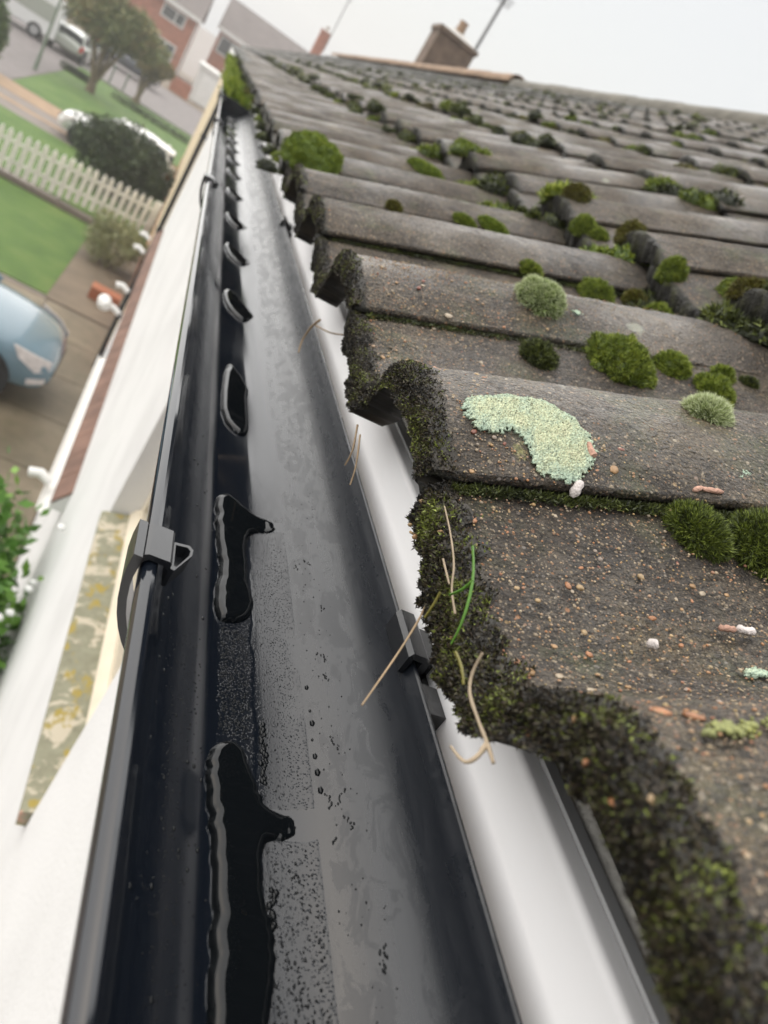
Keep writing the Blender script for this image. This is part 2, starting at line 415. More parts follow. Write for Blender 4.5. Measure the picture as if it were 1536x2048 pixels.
def tile_local(ns, nl, length=.42, thick=.0125, rough=0, seed=0, nose_t=.0125):
    """one interlocking pantile: x up the slope, y across, z out; returns V, F(quads), nose"""
    S = np.linspace(0, 1.09, ns)
    Lr = np.concatenate([[0, .0008, .003, .008, .018], np.linspace(.035, length, max(2, nl-5))]) if nl > 5 else np.linspace(0, length, nl)
    nl = len(Lr)
    s, l = np.meshgrid(S, Lr, indexing='ij')
    h = prof(s)
    drop = np.where(l < .004, -.0035*(1-np.clip(l/.004, 0, 1))**2, 0) if nl > 5 else 0*l
    th = (thick+(nose_t-thick)*np.exp(-l/.025))*np.clip(.32+s*2.6, 0, 1)
    top = np.stack([l, s*COV, h+drop], -1).reshape(-1, 3); bot = np.stack([l, s*COV, h-th], -1).reshape(-1, 3)
    if rough:
        q = vnoise(top*np.array([70., 70., 70.]), seed)*.5+vnoise(top*190., seed+1)*.35+vnoise(top*430., seed+2)*.25
        top[:, 2] += q*rough
        e = np.exp(-l.reshape(-1)/.012)
        cx = (vnoise(top*130., seed+5)+.6*vnoise(top*310., seed+6))*.0022*e
        top[:, 0] += cx; bot[:, 0] += cx*1.2; bot[:, 2] += vnoise(bot*150., seed+7)*.002*e
    n = ns*nl; V = np.concatenate([top, bot])
    idx = np.arange(n).reshape(ns, nl)
    def q(a, b, c_, d_): return np.stack([a.ravel(), b.ravel(), c_.ravel(), d_.ravel()], 1)
    Fs = [q(idx[:-1, :-1], idx[:-1, 1:], idx[1:, 1:], idx[1:, :-1])[:, ::-1], q(idx[:-1, :-1], idx[:-1, 1:], idx[1:, 1:], idx[1:, :-1])+n,
          q(idx[:-1, :1], idx[1:, :1], idx[1:, :1]+n, idx[:-1, :1]+n)[:, ::-1],
          q(idx[:-1, -1:], idx[1:, -1:], idx[1:, -1:]+n, idx[:-1, -1:]+n),
          q(idx[:1, :-1], idx[:1, 1:], idx[:1, 1:]+n, idx[:1, :-1]+n), q(idx[-1:, :-1], idx[-1:, 1:], idx[-1:, 1:]+n, idx[-1:, :-1]+n)[:, ::-1]]
    ll = np.concatenate([l.ravel(), l.ravel()]); below = np.concatenate([np.zeros(n), np.ones(n)])
    nose = np.clip(1.0-ll/.012, 0, 1)*.9+below*.35
    return V, np.concatenate(Fs), nose
def tile_matrix(c, j, g):
    th = pitch(c)+g.normal()*rad(.35)
    o = np.array([X0+GH*c+g.normal()*.0022, YG0+COV*j+g.normal()*.0018, course_z(c)+g.normal()*.0012])
    yaw = g.normal()*rad(.35)
    M = Matrix.Translation(o.tolist()) @ Matrix.Rotation(yaw, 4, 'Z') @ Matrix.Rotation(-th, 4, 'Y')
    return M

# ================================================================== own house
house = empty('house', (.3, 5.2, 0), 'white rendered house whose mossy tiled eaves carry the new black gutter', 'house')
roof_z = lambda x: Z0+(x-X0)*T27
mb = MB(); mb.prism([(.19, roof_z(.19)-.030), (3.52, roof_z(3.52)-.030), (3.52, roof_z(3.52)-.10), (.19, roof_z(.19)-.055)], 'y', -1.6, 11.48)
mb.prism([(3.525, roof_z(3.52)-.03), (7.0, roof_z(.19)-.03), (7.0, roof_z(.19)-.1), (3.525, roof_z(3.52)-.1)], 'y', -1.6, 11.48)
roof = mb.build('roof', 'underlay', house)
tag(roof, 'low-pitched roof of weathered single-roll concrete tiles')

def build_tiles():
    g = np.random.default_rng(11)
    lows = []
    for v in range(6):
        V, F, a = tile_local(30, 14, rough=.0006, seed=20+v, nose_t=(.0125, .032, .022)[v//2])
        lows.append(from_np('roof_tile', V, F, None, smooth=True, nose=a)); lows[-1].materials.append(MATS['tile'])
    cand = []
    for c in range(NC):
        for j in range(-4, 50):
            x = X0+GH*c; y = YG0+COV*j
            if y < .55*x-.6 or y > 11.25: continue
            cand.append((math.hypot(x, y), c, j))
    cand.sort()
    Vl, Fl, al = tile_local(16, 3, rough=0, nose_t=.022)
    RV, RF, RA = [], [], []; off = 0
    for i, (dist, c, j) in enumerate(cand):
        M = tile_matrix(c, j, g)
        if i < 300:
            if (c == 0 and -2 <= j <= 3) or (c == 1 and 0 <= j <= 3):
                V, F, a = tile_local(110, 120, rough=.0009, seed=100+i, nose_t=.0125 if c == 0 else .032)
                me = from_np('roof_tile', V, F, None, smooth=True, nose=a); me.materials.append(MATS['tile'])
            else: me = lows[min(c, 2)*2+int(g.integers(2))]
            o = bpy.data.objects.new('roof_tile', me); col.objects.link(o)
            o.parent = roof; o.matrix_parent_inverse = Matrix.Translation(-abs_loc(roof)); o.matrix_basis = M
        else:
            V = Vl@np.array(M.to_3x3()).T+np.array(M.translation); RV.append(V); RF.append(Fl+off); RA.append(al); off += len(V)
    if RV:
        o = from_np('roof_tile_field', np.concatenate(RV), np.concatenate(RF), 'tile', roof, smooth=True, nose=np.concatenate(RA))
        o['kind'] = 'stuff'
build_tiles()

def ridge_piece(mb, y0, y1, x, z, rr):
    pts = [(x+rr*math.cos(a), z+rr*.8*math.sin(a)) for a in np.linspace(rad(-15), rad(195), 11)]
    pin = [(x+(rr-.018)*math.cos(a), z+(rr-.018)*.8*math.sin(a)) for a in np.linspace(rad(195), rad(-15), 11)]
    mb.prism(pts+pin, 'y', y0, y1)
xr, zr = 3.52, roof_z(3.52)-.01
for i in range(17):
    y0 = 3.7+i*.457
    mb = MB(); ridge_piece(mb, y0, y0+.447, xr, zr+random.uniform(-.006, .006), .125); mb.build('ridge_tile', 'ridge_grey', roof, smooth=40)
    mb = MB(); ridge_piece(mb, y0+.4475, y0+.4565, xr, zr, .119); mb.build('mortar_joint', 'mortar', roof)

# fascia with a rounded top edge, grey ledge trim, mortar bed and brick behind it
FX = .170; FT = H-.1285
mb = MB()
arc = [(FX+.003-.003*math.cos(a), FT-.003+.003*math.sin(a)) for a in np.linspace(0, math.pi/2, 6)]
mb.prism([(FX, H-.36)]+arc+[(.179, FT), (.179, H-.36)], 'y', -1.6, 11.48)
fascia = mb.build('fascia_board', 'fascia', house, smooth=30)
MB().box(.1795, .1850, -1.6, 11.48, H-.20, FT+.0015).build('ledge_trim', 'grey_trim', house)
mb = MB()
ys = np.arange(-1.6, 11.48, .05); 
prev = None
tops = [FT+.004+random.uniform(-.003, .006) for _ in ys]
Vm = []; Fm = []
for i, y in enumerate(ys):
    e = .196+random.uniform(-.002, .004)
    Vm += [(.1855, y, FT-.03), (.1855, y, FT-.002), (e-.006, y, tops[i]), (.26, y, tops[i]+.010), (.26, y, FT-.03)]
    if i: 
        a = (i-1)*5; b = i*5
        Fm += [(a+k, a+k+1, b+k+1, b+k) for k in range(4)]
mb.add(Vm, Fm).build('mortar_bed', 'mortar', house)
for y0, y1 in ((-.03, .047), (.055, .13), (.30, .41)):
    mb = MB(); mb.prism([(.1925+random.uniform(0, .002), y0), (.1945, y1-.01), (.23, y1), (.23, y0+.004)], 'z', FT-.006, FT+.020)
    mb.build('packing_slate', 'brown_brick', house)
MB().box(.1798, .25, -1.6, 11.48, H-.372, H-.362).build('soffit', 'white_plastic', house)

# wall with a recessed window
WX = .25; WY0, WY1, WZ0, WZ1 = .985, 2.06, H-1.285, H-.50
mb = MB()
mb.box(WX, WX+.28, -2.5, WY0, 0, H-.373); mb.box(WX, WX+.28, WY1, 11.5, 0, H-.373)
mb.box(WX, WX+.28, WY0+.0, WY1-.0, 0, WZ0-.045); mb.box(WX, WX+.28, WY0, WY1, WZ1, H-.373)
wall = mb.build('wall', 'render', house)
mb = MB(); mb.prism([(WX-.018, WZ0-.042), (WX-.022, WZ0-.008), (WX-.016, WZ0-.003), (WX+.075, WZ0+.022), (WX+.075, WZ0-.042)], 'y', WY0+.004, WY1-.004)
sill = mb.build('window_sill', 'sill', house, smooth=40)
win = MB().box(WX+.078, WX+.13, WY0+.002, WY1-.002, WZ0+.0, WZ0+.075).build('window', 'cream_paint', house)
mb = MB(); mb.prism([(WX+.055, WZ0+.020), (WX+.0775, WZ0+.0235), (WX+.0775, WZ0+.050), (WX+.066, WZ0+.040)], 'y', WY0+.004, WY1-.004); mb.build('frame_rail', 'cream_paint', win, smooth=30)
for y0, y1 in ((WY0+.002, WY0+.055), (WY1-.055, WY1-.002), ((WY0+WY1)/2-.03, (WY0+WY1)/2+.03)):
    MB().box(WX+.078, WX+.13, y0, y1, WZ0+.0755, WZ1-.06).build('frame_upright', 'cream_paint', win)
MB().box(WX+.078, WX+.13, WY0+.002, WY1-.002, WZ1-.0595, WZ1-.002).build('frame_head', 'cream_paint', win)
for y0, y1 in ((WY0+.0555, (WY0+WY1)/2-.0305), ((WY0+WY1)/2+.0305, WY1-.0555)):
    MB().box(WX+.098, WX+.104, y0, y1, WZ0+.0755, WZ1-.06).build('pane', 'glass_dark', win)

# canopy strip of clay tiles over the ground-floor front, with its white rain gutter
can = empty('canopy', (.18, 7.4, H-2.6), 'narrow clay tiled canopy with white gutter along the white wall', 'canopy')
for i in range(26):
    y0 = 3.9+i*.27
    MB().prism([(WX-.001, H-2.42), (WX-.001, H-2.405), (.165, H-2.515), (.165, H-2.53)], 'y', y0, y0+.262).build('clay_tile', 'clay_tile', can)
mb = MB(); mb.prism([(.168, H-2.56), (WX-.001, H-2.56), (WX-.001, H-2.43), (.168, H-2.532)], 'y', 3.9, 10.9); mb.build('canopy_board', 'white_plastic', can)
ga = [(.135+.03*math.cos(a), H-2.555+.03*math.sin(a)) for a in np.linspace(math.pi, 2*math.pi, 9)]
gi = [(.135+.026*math.cos(a), H-2.555+.026*math.sin(a)) for a in np.linspace(2*math.pi, math.pi, 9)]
mb = MB(); mb.prism(ga+gi, 'y', 3.86, 6.3); mb.build('canopy_gutter', 'white_plastic', can, smooth=30)
for y in (4.1, 7.35, 8.1, 9.8, 10.55):
    mb = MB(); mb.tube([(.13, y, H-2.53), (.06, y+.02, H-2.50), (.0, y+.02, H-2.52)], [.028, .03, .03], 10); 
    fl = mb.build('wall_lamp', 'white_plastic', can, smooth=40)
    if y in (7.35,):
        mb = MB(); mb.tube([(.0, y-.06, H-2.50), (-.02, y-.02, H-2.50), (-.03, y+.08, H-2.50), (-.02, y+.13, H-2.5)], [.03, .065, .065, .04], 12); mb.build('lamp_head', 'white_plastic', fl, smooth=40)

# downpipe at the party line
dp = empty('downpipe', (.2, 11.52, 0), 'black rainwater pipe running down between white and cream walls', 'downpipe')
MB().tube([(.205, 11.52, H-.45), (.205, 11.52, .1)], .034, 12).build('pipe', 'black_plastic', dp, smooth=40)
for z in (H-1.2, H-2.6, H-4.0):
    MB().box(.165, .249, 11.44, 11.60, z, z+.05).build('pipe_clip', 'black_plastic', dp)

# ================================================================== black gutter
GY0, GY1 = -.35, 3.06; GX, GZ, GR, GD = .102, H-.153, .0545, .0430
gut = empty('gutter', (GX, 1.3, GZ-.057), 'new black half-round plastic gutter, wet inside, along the white fascia', 'gutter')
# flat-bottomed channel: a straight floor between two curved walls, with a soft kink where they meet
FL, FR = .0916, .1113; SK = math.sin(rad(12)); CB = GD/math.cos(rad(12))
AL = (FL-.0500)/(1-SK); CL = FL+SK*AL; AR = (.1549-FR)/(1-SK); CR = FR-SK*AR
def gutter_z(x):
    x = np.asarray(x, float)
    l = GZ-CB*np.sqrt(np.maximum(1e-6, 1-((CL-x)/AL)**2)); r_ = GZ-CB*np.sqrt(np.maximum(1e-6, 1-((x-CR)/AR)**2))
    return np.where(x < FL, l, np.where(x > FR, r_, GZ-GD))
inn = [(CL-AL*math.sin(a), GZ-CB*math.cos(a)) for a in np.linspace(rad(84), rad(12), 34)]+[(CR+AR*math.sin(a), GZ-CB*math.cos(a)) for a in np.linspace(rad(12), rad(86), 34)]
outp = [(CR+(AR+.0024)*math.sin(a), GZ-(CB+.0024)*math.cos(a)) for a in np.linspace(rad(82), rad(10), 24)]+[(CL-(AL+.0024)*math.sin(a), GZ-(CB+.0024)*math.cos(a)) for a in np.linspace(rad(10), rad(80), 24)]
bead = [(.0462, GZ-.0085), (.0450, GZ-.0062), (.0447, GZ-.0035), (.0452, GZ-.0016), (.0464, GZ-.0004), (.0480, GZ+.0001), (.0494, GZ-.0003), (.0502, GZ-.0012), (.0504, GZ-.0024), (.0501, GZ-.0034)]
lip = [(.1553, GZ-.0016), (.1562, GZ+.0022), (.1568, GZ+.0028), (.1576, GZ+.0028), (.1582, GZ+.0022), (.1586, GZ-.006)]
mb = MB(); mb.prism(bead+inn+lip+outp, 'y', GY0, GY1)
ch = mb.build('channel', 'gutter', gut, smooth=28)

def bracket(y):
    w = .014
    b = MB()
    R2 = GR+.0040; R3 = R2+.0032
    o1 = [(GX-R2*math.cos(a), GZ-R2*math.sin(a)) for a in np.linspace(rad(-2), rad(178), 30)]
    o2 = [(GX-R3*math.cos(a), GZ-R3*math.sin(a)) for a in np.linspace(rad(178), rad(-2), 30)]
    b.prism(o1+o2, 'y', y-w*.8, y+w*.8)
    st = b.build('bracket', 'black_plastic', gut, smooth=30)
    # front clip wraps over the bead with an inward tongue
    c = MB(); c.prism([(.0426, GZ-.010), (.0428, GZ-.0008), (.0440, GZ+.0022), (.0454, GZ+.0030), (.0530, GZ+.0030), (.0540, GZ+.0022), (.0540, GZ-.0012), (.0515, GZ+.0004), (.0462, GZ+.0008), (.0444, GZ-.0012), (.0443, GZ-.010)], 'y', y-.0095, y+.0105)
    c.build('front_clip', 'black_plastic', st, smooth=25)
    tp = [(.0542, y-.0095), (.0542, y+.0075), (.0606, y+.0090), (.0622, y+.0070), (.0618, y+.0030), (.0556, y-.0098)]
    tc = (sum(p[0] for p in tp)/6, sum(p[1] for p in tp)/6)
    ti = [(tc[0]+(p[0]-tc[0])*.72, tc[1]+(p[1]-tc[1])*.78) for p in tp]
    c = MB(); V = [(p[0], p[1], z) for z in (GZ-.0075, GZ+.0005) for p in tp]+[(p[0], p[1], z) for z in (GZ+.0005, GZ-.0045) for p in ti]
    c.add(V, [tuple(range(6))[::-1]]+[(i, (i+1) % 6, 6+(i+1) % 6, 6+i) for i in range(6)]+[(6+i, 6+(i+1) % 6, 12+(i+1) % 6, 12+i) for i in range(6)]+[(12+i, 12+(i+1) % 6, 18+(i+1) % 6, 18+i) for i in range(6)]+[tuple(range(18, 24))])
    c.build('clip_tongue', 'black_plastic', st, smooth=25)
    # back clip over the lip, arm and fascia plate
    c = MB(); c.prism([(.1522, GZ-.003), (.1522, GZ+.0055), (.1535, GZ+.0078), (.1600, GZ+.0078), (.1625, GZ+.0060), (.1625, GZ-.012), (.1592, GZ-.012), (.1592, GZ+.0048), (.1548, GZ+.0048), (.1548, GZ-.003)], 'y', y-.016, y+.012)
    c.build('back_clip', 'black_plastic', st, smooth=25)
    MB().box(.1628, .1697, y-.009, y+.009, GZ-.03, GZ+.004).build('clip_arm', 'black_plastic', st)
    MB().box(.1605, .1697, y-.036, y-.020, GZ-.03, GZ-.0015).build('clip_foot', 'black_plastic', st)
    MB().box(.1610, .1697, y-.0195, y-.0092, GZ-.03, GZ-.005).build('clip_web', 'black_plastic', st)
for y in (.2335, 1.10, 1.97, 2.84): bracket(y)
# union at the end of the new length
uo = [(GX-(GR+.010)*math.cos(a), GZ-(GR+.010)*math.sin(a)) for a in np.linspace(rad(-6), rad(186), 30)]
ui = [(GX-(GR+.0032)*math.cos(a), GZ-(GR+.0032)*math.sin(a)) for a in np.linspace(rad(186), rad(-6), 30)]
mb = MB(); mb.prism(uo+ui, 'y', 2.99, 3.10); mb.build('union_bracket', 'black_plastic', gut, smooth=30)
mb = MB(); mb.prism([(GX-.052*math.cos(a), GZ-.054*math.sin(a)) for a in np.linspace(0.02, math.pi-.02, 24)], 'y', 3.062, 3.085); mb.build('stop_end', 'black_plastic', gut)

# old gutter beyond, full of algae
og = empty('old_gutter', (GX, 7, GZ-.06), 'old pale gutter beyond the black one, choked with bright green growth', 'gutter')
oo = [(GX-.056*math.cos(a), GZ-.004-.056*math.sin(a)) for a in np.linspace(0, math.pi, 24)]
oi = [(GX-.051*math.cos(a), GZ-.004-.051*math.sin(a)) for a in np.linspace(math.pi, 0, 24)]
mb = MB(); mb.prism(oo+oi, 'y', 3.105, 11.4); mb.build('channel', 'old_gutter', og, smooth=30)

gg_ = np.random.default_rng(61); nb_ = 9000
Pg = np.column_stack([GX+gg_.uniform(-.045, .045, nb_), gg_.uniform(3.12, 11.3, nb_), np.full(nb_, GZ-.012)]); Pg[:, 2] += .012*vnoise(Pg*np.array([40, 9, 1]), 5)
Vg, Fg, rg_, tg_ = blades(Pg, np.tile([0, -.3, 1.], (nb_, 1)), .045, .010, .5, gg_)
Bg = np.array([(GX-.05, 3.11, GZ-.016), (GX+.05, 3.11, GZ-.016), (GX+.05, 11.3, GZ-.016), (GX-.05, 11.3, GZ-.016)])
from_np('growth', np.concatenate([Bg, Vg]), np.concatenate([np.array([[0, 1, 2], [0, 2, 3]]), Fg+4]), 'moss_bright', og, rnd=np.concatenate([np.full(4, .4), rg_]))

# ------------------------------------------------------------------ puddles
def inside_poly(px, py, poly):
    inside = np.zeros(px.shape, bool); n = len(poly)
    for i in range(n):
        x1, y1 = poly[i]; x2, y2 = poly[(i+1) % n]
        c = ((y1 > py) != (y2 > py)) & (px < (x2-x1)*(py-y1)/(y2-y1+1e-12)+x1)
        inside ^= c
    return inside
def poly_dist(px, py, poly):
    dmin = np.full(px.shape, 1e9); n = len(poly)
    for i in range(n):
        x1, y1 = poly[i]; x2, y2 = poly[(i+1) % n]
        dx, dy = x2-x1, y2-y1; t = np.clip(((px-x1)*dx+(py-y1)*dy)/(dx*dx+dy*dy+1e-15), 0, 1)
        dmin = np.minimum(dmin, np.hypot(px-x1-t*dx, py-y1-t*dy))
    return dmin
def smooth_poly(poly, it=2):
    p = [np.array(q, float) for q in poly]
    for _ in range(it):
        q = []
        for i in range(len(p)):
            a, b = p[i], p[(i+1) % len(p)]; q += [a*.75+b*.25, a*.25+b*.75]
        p = q
    return [tuple(x) for x in p]
def puddle(poly, label, group=None, res=.0007, level=.0028, wob=.0007, seed=0):
    poly = smooth_poly(poly, 2)
    q = np.array(poly); w = vnoise(np.column_stack([q*300, np.zeros(len(q))]), seed)*wob; q = q+w[:, None]; poly = [tuple(a) for a in q]
    xs = np.arange(q[:, 0].min()-res, q[:, 0].max()+2*res, res); ys = np.arange(q[:, 1].min()-res, q[:, 1].max()+2*res, res*(1 if q[:, 1].max() < .7 else 2))
    X, Y = np.meshgrid(xs, ys, indexing='ij'); ins = inside_poly(X, Y, poly); dd = np.where(ins, poly_dist(X, Y, poly), 0)
    gz = gutter_z(X)
    L = GZ-GD+level
    t = np.clip(dd/.0036, 0, 1); e = np.sqrt(1-(1-t)**2)
    full = np.maximum(L-gz, .0011); k = .0004
    Zt = gz+full*e+.00005-.0004*(~ins)
    keep = ins.copy(); 
    for a, b in ((1, 0), (-1, 0), (0, 1), (0, -1)): keep |= np.roll(np.roll(ins, a, 0), b, 1)
    idx = -np.ones(X.shape, int); idx[keep] = np.arange(keep.sum())
    V = np.column_stack([X[keep], Y[keep], Zt[keep]])
    f = np.stack([idx[:-1, :-1], idx[1:, :-1], idx[1:, 1:], idx[:-1, 1:]], -1).reshape(-1, 4); f = f[(f >= 0).all(1)]
    o = from_np('rain_puddle', V, f, 'water', smooth=True)
    return tag(o, label, 'puddle', group)
PA = [(.0956, .2012), (.0953, .1874), (.0963, .1751), (.0986, .1603), (.099, .1429), (.0985, .1273), (.0982, .1083), (.0983, .0793), (.0985, .02), (.115, .02), (.1152, .0793), (.1165, .1082), (.1192, .1215), (.1204, .1319), (.1186, .14), (.1166, .1485), (.1162, .1593), (.1182, .1675), (.1215, .1688), (.1255, .1690), (.1290, .1708), (.1300, .1748), (.1285, .1792), (.1250, .1806), (.1204, .1810), (.1154, .1878), (.1129, .199), (.1091, .2081), (.1029, .2089)]
PB = [(.0952, .388), (.0958, .3587), (.0977, .3358), (.0994, .3191), (.0963, .3004), (.0973, .2783), (.1062, .28), (.1148, .2876), (.118, .2999), (.1154, .3137), (.1144, .3309), (.1149, .3549), (.1185, .3665), (.1250, .3690), (.1300, .3700), (.1325, .3750), (.1305, .3818), (.1240, .3838), (.1169, .3865), (.1081, .3952), (.1018, .3978)]
PC = [(.1005, .6042), (.105, .6179), (.1135, .6009), (.121, .5814), (.1192, .5427), (.1193, .4984), (.1157, .4887), (.1087, .4883), (.0992, .4999), (.0966, .5416)]
PD = [(.0961, .8259), (.105, .843), (.1209, .8136), (.1317, .7805), (.1271, .7688), (.1223, .7541), (.1127, .7549), (.0994, .7778)]
PA, PB, PC, PD = [[(a*.9446, b*.9446) for a, b in p] for p in (PA, PB, PC, PD)]
puddle(PA, 'longest rain puddle in the gutter, with a side tongue, running on below the bracket', seed=1)
puddle(PB, 'rain puddle with one side tongue lying just beyond the nearest gutter bracket', seed=2)
puddle(PC, 'rain puddle without a tongue, between the tongued puddle and the small hooked ones', seed=3)
puddle(PD, 'hooked rain puddle next after the tongueless one along the gutter', seed=4)
y = .965
for i in range(10):
    p = [(a[0]+random.uniform(-.001, .001), (a[1]-.755)*random.uniform(.85, 1.1)+y) for a in PD]
    puddle(p, 'small hooked rain puddle in the distant part of the black gutter', 'far puddles in the gutter', seed=10+i)
    y += random.uniform(.19, .23)

def droplets():
    g = np.random.default_rng(5); n = 0; P = []
    D = ICO1; keep = D[0][:, 2] > -.5
    Vs, Fs = [], []; off = 0
    def put(x, y, rr, flat=.55, el=1.0):
        nonlocal off
        z = float(gutter_z(x)); sl = float(gutter_z(x+.0002)-gutter_z(x-.0002))/.0004
        nx, nz = -sl/math.hypot(1, sl), 1/math.hypot(1, sl)
        loc = D[0]*np.array([rr, rr*el, rr*flat])
        t = np.array([nz, 0, -nx]); nn = np.array([nx, 0, nz])
        Vs.append(np.array([x, y, z])+loc[:, :1]*t+loc[:, 1:2]*np.array([0, 1, 0])+loc[:, 2:]*nn); Fs.append(D[1]+off); off += len(loc)
    def put2(x, y, *k): put(x*.9446, y*.9446, *k)
    for q in range(900):                                           # band by the puddles
        x = g.uniform(.118, .1355); y = g.uniform(.09, .36)
        if abs(y*.9446-.1655) < .0062 or (y > .16 and q % 3): continue
        put2(x, y, g.uniform(.0002, .00045)*(1.3 if y < .16 else 1), .4, g.uniform(.8, 1.6))
    for _ in range(520):                                            # dry floor between the puddles
        put2(g.uniform(.100, .1135), g.uniform(.212, .276), g.uniform(.00025, .0006), .6)
    for _ in range(420):                                            # front wall
        y = g.uniform(.09, .26); put2(g.normal(.082, .005), y, g.uniform(.0002, .0005), .6)
    for _ in range(60): put2(g.uniform(.066, .095), g.uniform(.08, .5), g.uniform(.0004, .0009), .55, 1.5)
    for x0, y0 in ((.1392, .2240), (.1385, .2150), (.1388, .2065), (.1390, .1985), (.1393, .1900), (.1389, .2310), (.1387, .2450)):
        put2(x0, y0, g.uniform(.0006, .0013), .4, 1.6)
    for _ in range(200): put2(g.uniform(.139, .153), g.uniform(.08, .55), g.uniform(.00015, .0004), .45, g.uniform(1, 2))
    # crooked runs of water on the back wall
    for _ in range(12):
        x = g.uniform(.140, .1505); y = g.uniform(.09, .34)
        for k in range(int(g.integers(4, 12))):
            put2(x, y, g.uniform(.00025, .0005), .35, 1.8); y += .0007; x += g.normal()*.0006
    for x0, y0 in ((.1195, .2225), (.1190, .2185), (.1198, .2120), (.1192, .2050), (.1188, .1985), (.1205, .1500), (.1198, .1420)):
        for k in range(7): put2(x0+g.normal()*.0006, y0-k*.0009, g.uniform(.0007, .0013), .5, 1.3)
    o = from_np('water_droplets', np.concatenate(Vs), np.concatenate(Fs), 'water', smooth=True)
    tag(o, 'fine water droplets scattered inside the black gutter', 'droplets', kind='stuff')
droplets()

# ------------------------------------------------------------------ moss
def cushion_mesh(rx, ry, rz, nb, blen, bwid, g, mat, lump=.12, seed=0, ico_=None):
    """a lumpy cushion with its blades, origin at the centre of its base"""
    V0, F0 = (ico_ or ICO3)
    S = np.array([rx, ry, rz])
    q = 1+lump*vnoise(V0*2.6, seed)+lump*.5*vnoise(V0*6, seed+1)
    B = V0*q[:, None]*S*.93; B[:, 2] = np.where(V0[:, 2] < -.15, np.maximum(B[:, 2], -.35*rz), B[:, 2])
    rb = np.clip(.12+.1*vnoise(V0*5, seed+3), 0, 1)
    d = sphere_pts(nb, g); d[:, 2] = np.where(d[:, 2] < -.25, -d[:, 2], d[:, 2])
    k = 1+lump*vnoise(d*2.6, seed)+lump*.5*vnoise(d*6, seed+1)
    P = d*k[:, None]*S*.92; N = unit(d/S)
    rv = np.clip(.46+.30*vnoise(d*3.4, seed+9)+g.normal(size=nb)*.28, 0, 1)
    V, F, rn, tp = blades(P, N, blen, bwid, .62, g, rv)
    me = from_np('moss_cushion', np.concatenate([B, V]), np.concatenate([F0, F+len(B)]), None, rnd=np.concatenate([rb, rn]), tip=np.concatenate([np.zeros(len(B)), tp]))
    me.materials.append(MATS[mat]); return me
def place(me, name, x, y, label, cat, group=None, sink=0, rz=0, sc=1.0):
    p, n = roofpt(x, y); o = bpy.data.objects.new(name, me); col.objects.link(o)
    nn = (n*.7+Vector((0, 0, 1))*.3).normalized()
    o.rotation_mode = 'QUATERNION'; o.rotation_quaternion = nn.to_track_quat('Z', 'Y') @ Matrix.Rotation(rz, 3, 'Z').to_quaternion()
    o.location = p-nn*sink; o.scale = (sc, sc, sc)
    return tag(o, label, cat, group)
g = np.random.default_rng(3)
